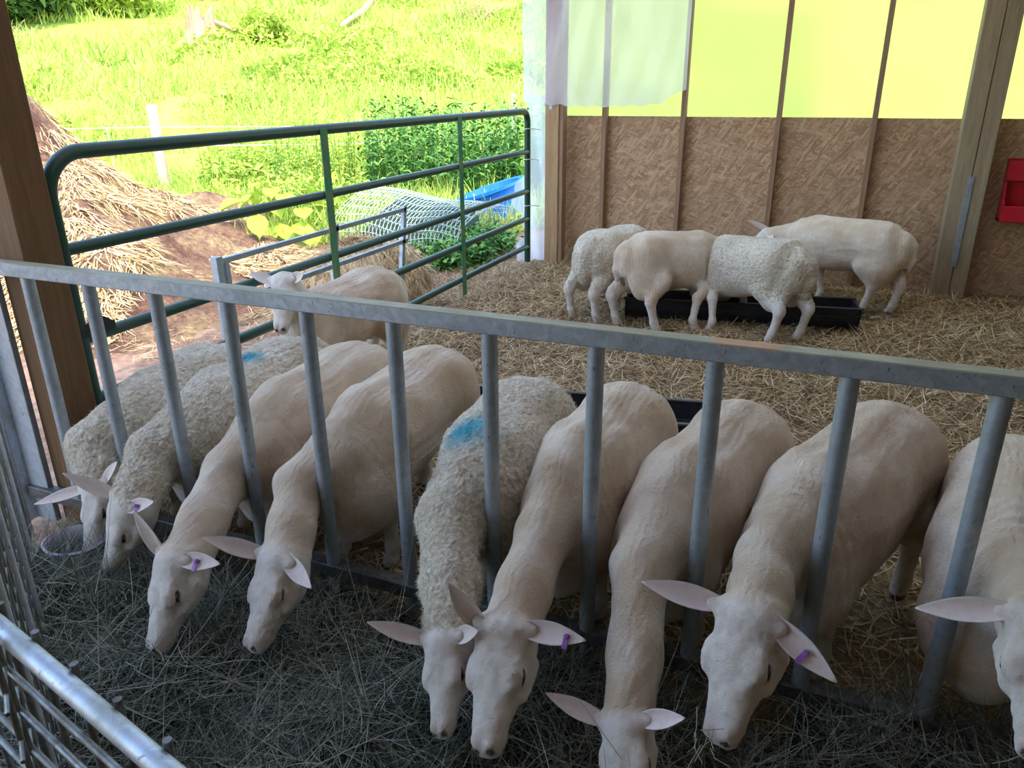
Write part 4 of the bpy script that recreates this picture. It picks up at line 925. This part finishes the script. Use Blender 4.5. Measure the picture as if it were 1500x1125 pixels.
# pale dead brush
def brush(x, y, r, label):
    mb = MB(); z = gz(x, y)
    for i in range(60):
        a = R_.uniform(0, 6.28); e = R_.uniform(.3, 1.3); l = R_.uniform(.5, 1.2) * r
        p = np.array([x + R_.uniform(-.4, .4) * r, y + R_.uniform(-.4, .4) * r, z]); d = np.array([math.cos(a) * math.cos(e), math.sin(a) * math.cos(e), math.sin(e)])
        mb.tube([p, p + d * l * .5 + np.array([0, 0, R_.uniform(-.1, .1)]), p + d * l], [.012, .009, .004], 4, False)
    setp(mb.build('dead_brush', M['branch'], None), label, 'brush', kind='stuff')
brush(-13.4, 28.5, 1.5, 'pale dry brush on the slope left of the white sheet')
brush(-21.5, 15.5, .9, 'pale dry twigs standing low on the slope at left')

def in_view(P, m=.08):
    q = (P - np.array([0, 0, H_])) @ RW; px = q[:, 0] / q[:, 2] * f_; py = q[:, 1] / q[:, 2] * f_
    return (q[:, 2] > 0) & (np.abs(px) < 750 * (1 + m)) & (np.abs(py) < 562 * (1 + m))
def scatter_out(n, dmin, dmax, a0=18, a1=62, power=1.0):
    a = np.radians(rng.uniform(a0, a1, n)); d = dmin * (dmax / dmin) ** (rng.random(n) ** power)
    return -d * np.sin(a), d * np.cos(a), d
# meadow grass
x, y, d = scatter_out(96000, 8, 42, 2, 66); u = -x * .66 + y * .75 - 9.2
keep = (u > 0) & ~((x > -3.3) & (y < 7.8)) & ~((x > -9.3) & (u < 2.2) & (x < -6.5) & (y < 9)); x, y, d = x[keep], y[keep], d[keep]
z = hgt_out(x, y).astype(float); P = np.stack([x, y, z + .03], 1)
cl = fbm(P * [1, 1, 0], .55, 3); kk = cl > -.55; P, d, cl = P[kk], d[kk], cl[kk]
s_ = blades('meadow_grass', P, (.16 + .16 * rng.random(len(P))) * (1 + .35 * cl) * (1 + d / 60), .010 + d * .0011, M['grass'], None, up=1.0, upvar=.35, curl=.45)
setp(s_, 'sunlit yellow-green grass covering the meadow slope', 'grass', kind='stuff')
# leafy bramble patches on the slope: many small leaves
x, y, d = scatter_out(60000, 12, 40, 20, 66); P = np.stack([x, y, hgt_out(x, y)], 1); cl = fbm(P * [1, 1, 0] + 40, .45, 3); kk = (cl > .22) & (-x * .66 + y * .75 > 12)
P = P[kk]; d = d[kk]; P[:, 2] += rng.random(len(P)) * .45 * np.clip((cl[kk] - .15) * 2, 0, 1)
s_ = blades('bramble_leaves', P, .09 + d * .004, .05 + d * .0022, M['weed_lit'], None, up=.25, upvar=.5, curl=.3)
setp(s_, 'low leafy bramble patches scattered over the meadow slope', 'brambles', kind='stuff')

# shrubs and trees along the top of the slope
def tree(x, y, hh, rr, label, name='tree', leafm='tree_leaf', nl=2600, trunk=True, cat='tree', ls=.22, low=.25, group='trees along the top of the slope'):
    z = gz(x, y); t = empty(name, (x, y, z)); setp(t, label, cat, group)
    if trunk: mb = MB(); mb.tube([(x, y, z - .2), (x + .1, y, z + hh * .4), (x - .05, y + .1, z + hh * .8)], [.20, .15, .06], 10); mb.build('trunk', M['bark'], t, True)
    q = rng.normal(0, 1, (nl, 3)); q /= np.linalg.norm(q, axis=1)[:, None]; q *= (rng.random(nl) ** .4)[:, None]
    P = np.array([x, y, z + hh * (low + (1 - low) / 2)]) + q * np.array([rr, rr, hh * (1 - low) / 2]) * (1 + fbm(q + x, 1.6, 2) * .35)[:, None]
    blades('foliage', P, ls, ls * .55, M[leafm], t, up=.1, upvar=.7, curl=.4, seg=1)['kind'] = 'stuff'
for i, (x, y, hh, rr, nl) in enumerate(((-24.6, 17.9, 2.2, 1.9, 6500), (-30, 24, 7, 3, 4500), (-29, 29, 8, 3.2, 4000), (-27, 33, 8, 3, 3500), (-25, 37, 8, 3, 3000))):
    tree(x, y, hh, rr, ['rounded dark bush at the far left top of the slope', 'tall dark tree behind the far left bush', 'dark tree left of the stump at the top edge', 'dark tree above the stump at the top edge', 'dark tree right of the stump at the top edge'][i], nl=nl, low=.05 if i == 0 else .12, trunk=True, ls=.3)
tree(-24.6, 20.2, 1.2, 1.2, 'mid green shrub below the far left bush', 'shrub', 'weed_lit', 2500, False, 'shrub', .2, 0, 'shrubs on the slope')
tree(-23.6, 21.8, 1.2, 1.3, 'bright green shrub at the slope top left of the stump', 'shrub', 'weed_lit', 2200, False, 'shrub', .2, 0, 'shrubs on the slope')
tree(-16.6, 20.6, 1.0, .8, 'bright leafy shrub just right of the stump', 'shrub', 'weed_lit', 1500, False, 'shrub', .16, 0, 'shrubs on the slope')

# tall weeds behind the gate
def weeds(n, cx, cy, rx, ry, h0, h1, m, label, name='tall_weeds', nleaf=16, ll=.17, lw=.032):
    S = MB(); Ps = []; Hs = []; Ls = []
    for i in range(n):
        a = R_.uniform(0, 6.28); q = R_.random() ** .5; x = cx + rx * q * math.cos(a); y = cy + ry * q * math.sin(a); z = max(gz(x, y), -.08); hh = R_.uniform(h0, h1)
        lx, ly = R_.uniform(-.15, .15), R_.uniform(-.15, .15)
        S.tube([(x, y, z), (x + lx * .4, y + ly * .4, z + hh * .5), (x + lx, y + ly, z + hh)], [.008, .006, .002], 4, False)
        for k in range(nleaf):
            t = .12 + .88 * k / nleaf; Ps.append((x + lx * t, y + ly * t, z + hh * t)); Hs.append(k * 2.4 + a); Ls.append(ll * (1.15 - .65 * t))
    o = S.build(name, M['weed'], None); setp(o, label, 'weeds', kind='stuff')
    b = blades('leaves', np.array(Ps), np.array(Ls), lw, M[m], o, up=.5, upvar=.25, curl=.0, heads=np.array(Hs), seg=2)
    V = np.empty(len(b.data.vertices) * 3, np.float32); b.data.vertices.foreach_get('co', V); V = V.reshape(-1, 6, 3); V[:, 4:, 2] -= np.array(Ls)[:, None] * .35; b.data.vertices.foreach_set('co', V.ravel()); b['kind'] = 'stuff'
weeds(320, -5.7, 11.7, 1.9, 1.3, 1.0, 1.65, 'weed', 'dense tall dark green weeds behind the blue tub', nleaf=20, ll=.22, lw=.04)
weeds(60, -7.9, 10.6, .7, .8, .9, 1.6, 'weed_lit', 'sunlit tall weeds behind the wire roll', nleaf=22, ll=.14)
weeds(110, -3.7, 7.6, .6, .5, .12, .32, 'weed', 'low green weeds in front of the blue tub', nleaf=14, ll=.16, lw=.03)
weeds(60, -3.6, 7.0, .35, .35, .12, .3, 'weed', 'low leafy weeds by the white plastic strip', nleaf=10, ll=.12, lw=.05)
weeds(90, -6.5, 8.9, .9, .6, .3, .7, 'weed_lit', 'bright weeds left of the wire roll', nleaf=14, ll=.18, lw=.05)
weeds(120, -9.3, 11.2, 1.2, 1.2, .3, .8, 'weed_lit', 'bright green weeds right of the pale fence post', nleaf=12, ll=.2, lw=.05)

# broad burdock leaves
bd = empty('burdock', (-6.2, 7.55, -.05)); setp(bd, 'broad-leaved bright green burdock plant beyond the gate', 'plant')
for i in range(46):
    a = R_.uniform(0, 6.28); q = R_.uniform(0, .75); c = np.array([-6.2 + q * math.cos(a), 7.55 + q * math.sin(a), R_.uniform(.12, .62) - q * .2]); l = R_.uniform(.22, .36); hd = a + R_.uniform(-.6, .6)
    d = np.array([math.cos(hd), math.sin(hd), R_.uniform(-.5, .2)]); d = nrm(d); sd = nrm(np.cross(d, (0, 0, 1))); up = np.cross(sd, d); V = []
    prof_ = (.02, .62, .85, .80, .55, .03)
    for k, wv in enumerate(prof_):
        t = k / 5
        for s in (-1, -.5, 0, .5, 1): V.append(c + d * l * t + sd * s * wv * l * .42 + up * (abs(s) * .05 - .12 * t * t + .012 * math.sin(5 * s + 9 * t)) * 1.0)
    F = [(k * 5 + j, k * 5 + j + 1, (k + 1) * 5 + j + 1, (k + 1) * 5 + j) for k in range(5) for j in range(4)]
    obj('leaf', npmesh('leaf', np.array(V), np.array(F)), M['weed_lit'], bd, True)

# straw on the pen floor (thin strands, nobody could count them)
n = 112000; a = rng.random(n) ** .8
Y = 1.9 + 5.3 * rng.random(n) ** .85; X = -2.74 + 5.6 * rng.random(n); Z = hgt_pen(X, Y) + rng.random(n) * .018
P = np.stack([X, Y, Z], 1); k = in_view(P, .30); P = P[k]
dens = fbm(P * [1, 1, 0], 1.6, 3); P = P[(dens > -.35) | (rng.random(len(P)) < .55)]
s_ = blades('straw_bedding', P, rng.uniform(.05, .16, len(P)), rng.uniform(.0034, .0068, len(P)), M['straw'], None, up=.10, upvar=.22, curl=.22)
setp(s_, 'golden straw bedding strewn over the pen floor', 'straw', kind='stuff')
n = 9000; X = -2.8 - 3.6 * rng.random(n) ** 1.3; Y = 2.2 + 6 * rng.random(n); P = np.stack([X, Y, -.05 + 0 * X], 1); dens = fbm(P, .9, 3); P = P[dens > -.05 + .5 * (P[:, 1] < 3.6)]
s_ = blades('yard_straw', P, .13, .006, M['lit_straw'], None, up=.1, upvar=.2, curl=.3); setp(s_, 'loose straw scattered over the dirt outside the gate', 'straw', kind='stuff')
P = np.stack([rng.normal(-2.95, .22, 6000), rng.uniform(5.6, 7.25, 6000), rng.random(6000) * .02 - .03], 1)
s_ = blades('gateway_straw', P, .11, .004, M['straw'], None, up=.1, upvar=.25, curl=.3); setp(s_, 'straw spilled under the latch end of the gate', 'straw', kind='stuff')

# hay in the feed alley
M['pale_stem'] = strands('pale_stem', [(0, (.16, .165, .12)), (1, (.42, .42, .32))])
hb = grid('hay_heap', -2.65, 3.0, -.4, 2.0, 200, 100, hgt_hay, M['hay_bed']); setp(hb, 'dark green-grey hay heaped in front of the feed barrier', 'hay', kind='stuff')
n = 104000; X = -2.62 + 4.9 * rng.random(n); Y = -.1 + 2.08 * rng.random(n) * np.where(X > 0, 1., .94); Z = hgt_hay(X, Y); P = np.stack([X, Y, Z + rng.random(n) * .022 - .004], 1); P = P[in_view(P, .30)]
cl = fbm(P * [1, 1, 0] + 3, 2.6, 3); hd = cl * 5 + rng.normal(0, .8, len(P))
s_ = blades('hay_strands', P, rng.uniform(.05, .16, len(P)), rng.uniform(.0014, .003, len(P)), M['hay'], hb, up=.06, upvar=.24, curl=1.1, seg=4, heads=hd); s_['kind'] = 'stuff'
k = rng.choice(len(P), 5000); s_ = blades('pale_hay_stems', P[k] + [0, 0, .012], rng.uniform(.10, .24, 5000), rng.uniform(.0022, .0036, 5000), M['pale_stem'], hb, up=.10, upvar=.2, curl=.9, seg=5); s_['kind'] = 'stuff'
def wisps(n, pts, parent, name='hay_wisp'):
    mb = MB()
    for i in range(n):
        p = np.array(pts[i % len(pts)]) + rng.normal(0, .012, 3); d = nrm(rng.normal(0, 1, 3) * [1, 1, .5] - [0, .3, .4]); e = nrm(rng.normal(0, 1, 3)); l = R_.uniform(.05, .13)
        mb.tube([p, p + d * l * .5 + e * .012, p + d * l + e * .0], .0011, 4, False)
    setp(mb.build(name, M['hay_light'], None), parent, 'hay', kind='stuff')
M['hay_light'] = mat('pale_hay', (.34, .34, .26), .8)[0]
# ---------------------------------------------------------------- the sheep
G1 = 'sheep feeding through the barrier'; G2 = 'sheep at the back of the pen'
T_ = {
    1: dict(R=(-2.530, 2.470, 0.620), W=(-2.520, 2.080, 0.600), P=(-2.168, 1.478, 0.388), Nn=(-2.246, 1.471, 0.140), earL=(-2.139, 1.590, 0.497), earR=(-2.302, 1.384, 0.407)),
    2: dict(R=(-2.170, 2.600, 0.660), W=(-2.190, 2.120, 0.640), P=(-2.168, 1.602, 0.384), Nn=(-2.230, 1.502, 0.130), earL=(-1.979, 1.598, 0.408), earR=(-2.329, 1.550, 0.470)),
    3: dict(R=(-1.820, 2.600, 0.680), W=(-1.860, 2.110, 0.660), P=(-1.766, 1.418, 0.382), Nn=(-1.735, 1.241, 0.150), earL=(-1.550, 1.432, 0.379), earR=(-1.863, 1.427, 0.495)),
    4: dict(R=(-1.450, 2.620, 0.700), W=(-1.480, 2.110, 0.680), P=(-1.473, 1.554, 0.385), Nn=(-1.453, 1.346, 0.170), earL=(-1.271, 1.490, 0.329), earR=(-1.656, 1.482, 0.416)),
    5: dict(R=(-0.970, 2.460, 0.680), W=(-0.960, 2.060, 0.660), P=(-0.810, 1.410, 0.383), Nn=(-0.738, 1.218, 0.240), earL=(-0.673, 1.371, 0.449), earR=(-0.987, 1.354, 0.395)),
    6: dict(R=(-0.600, 2.530, 0.690), W=(-0.660, 2.090, 0.680), P=(-0.659, 1.443, 0.452), Nn=(-0.608, 1.191, 0.270), earL=(-0.421, 1.452, 0.438), earR=(-0.761, 1.393, 0.554)),
    7: dict(R=(-0.190, 2.500, 0.690), W=(-0.330, 2.090, 0.660), P=(-0.319, 1.393, 0.311), Nn=(-0.256, 1.183, 0.190), earL=(-0.159, 1.360, 0.377), earR=(-0.499, 1.383, 0.307)),
    8: dict(R=(0.270, 2.620, 0.710), W=(0.050, 2.120, 0.690), P=(-0.087, 1.570, 0.575), Nn=(-0.114, 1.354, 0.340), earL=(0.143, 1.495, 0.467), earR=(-0.320, 1.581, 0.550)),
    9: dict(R=(0.620, 2.500, 0.700), W=(0.540, 2.070, 0.690), P=(0.519, 1.620, 0.696), Nn=(0.507, 1.394, 0.500), earL=(0.593, 1.466, 0.713), earR=(0.283, 1.637, 0.606)),
}
T_[1].update(P=(-2.45, 1.72, .33), Nn=(-2.40, 1.57, .11), earL=(-2.30, 1.74, .43), earR=(-2.607, 1.60, .26))

sheep('sheep', 'leftmost woolly sheep at the barrier, rump beside the dark timber post', G1, **T_[1], neckmid=(-2.56, 1.85, .40), woolly=True, fibres=40000, roll=-.5, sc=.92, wd=.95, tail=True)
sheep('sheep', 'woolly sheep with pale blue rump mark and purple ear tag at left of barrier', G1, **T_[2], neckmid=(-2.24, 1.85, .42), woolly=True, fibres=40000, hs=1.1, roll=-.6, dye=(-2.20, 2.36, .65, .085), tag=(1,), tagoff=.4)
sheep('sheep', 'shorn cream sheep with upright ear and purple tag, third from left', G1, **T_[3], neckmid=(-1.89, 1.85, .42), hs=1.14, roll=-.6, folds=.0015, tag=(1,), tagoff=.45)
sheep('sheep', 'shorn cream sheep with drooping ear, eyes shut, right of the tagged shorn one', G1, **T_[4], neckmid=(-1.58, 1.85, .42), hs=1.16, roll=-.6, folds=.0015, eyes_closed=True)
sheep('sheep', 'woolly sheep with bright turquoise mark on its back in mid row', G1, **T_[5], neckmid=(-.985, 1.83, .44), neckr=1.12, woolly=True, fibres=46000, roll=-.5, dye=(-1.02, 2.06, .655, .13), sc=1.02)
sheep('sheep', 'shorn sheep whose head overlaps the woolly turquoise-marked one, pink ear button', G1, **T_[6], neckmid=(-.675, 1.83, .46), hs=1.05, roll=-.2, folds=.0012, ridge=1.25, tag=(1,), tagoff=.72)
sheep('sheep', 'shorn sheep with its face buried down in the hay, long straight neck', G1, **T_[7], neckmid=(-.37, 1.80, .44), neckr=1.05, ridge=1.1)
sheep('sheep', 'big shorn sheep with wide pink ears and folded neck, tag under its right-hand ear', G1, **T_[8], neckmid=(-.045, 1.85, .52), hs=1.14, roll=-.4, folds=.003, wd=1.06, sc=1.04, tag=(1,), tagoff=.55, ridge=.8)
sheep('sheep', 'shorn sheep cut off by the right edge, long pink ear over a barrier bar', G1, **T_[9], neckmid=(.54, 1.84, .58), roll=.15, folds=.003, wd=1.05, sc=1.05)
wisps(14, [T_[8]['Nn'], T_[8]['Nn'] , T_[9]['Nn']], 'pale hay wisps hanging from chewing mouths')
sheep('sheep', 'shorn sheep by the gate facing the camera with dark nose and ears spread', G2, R=(-2.52, 3.86, .69), W=(-2.60, 3.38, .66), P=(-2.65, 3.18, .79), Nn=(-2.56, 2.98, .56), hup=(.25, -1, .55), earL=(-2.43, 3.08, .82), earR=(-2.83, 3.14, .78), neckmid=(-2.63, 3.25, .60), h=.011, hf=.0048, earfront=(.1, -1, .2))
sheep('sheep', 'woolly sheep seen from behind at the left end of the back trough', G2, R=(-1.64, 5.62, .66), W=(-1.50, 6.15, .64), P=(-1.40, 6.50, .42), Nn=(-1.38, 6.55, .15), feet=((-1.60, 6.10), (-1.32, 6.05), (-1.79, 5.48), (-1.57, 5.40)), woolly=True, h=.0125, hf=.0065)
sheep('sheep', 'shorn sheep seen from behind beside the woolly one, bending into the trough', G2, R=(-1.25, 5.48, .70), W=(-.88, 5.76, .68), P=(-.66, 5.86, .44), Nn=(-.62, 5.86, .17), feet=((-1.20, 5.68), (-.86, 5.48), (-1.42, 5.42), (-1.10, 5.32)), h=.0125, hf=.0065, hup=(.9, .4, .2))
sheep('sheep', 'woolly sheep with long hanging tail facing left over the back trough', G2, R=(-.29, 5.58, .69), W=(-.72, 5.82, .66), P=(-.92, 5.88, .42), Nn=(-.98, 5.86, .17), feet=((-.72, 5.50), (-.54, 5.88), (-.30, 5.38), (-.12, 5.52)), woolly=True, h=.0125, hf=.0065, hup=(-.9, .2, .2), sc=1.06, wd=1.2)
sheep('sheep', 'tall shorn sheep side-on at the strand board wall, facing left', G2, R=(.40, 6.50, .70), W=(-.14, 6.75, .69), P=(-.52, 6.95, .54), Nn=(-.74, 7.0, .32), feet=((-.02, 6.70), (-.12, 7.05), (.30, 6.38), (.50, 6.44)), h=.0125, hf=.0065, earR=(-.68, 6.90, .60), earL=(-.45, 6.78, .48))
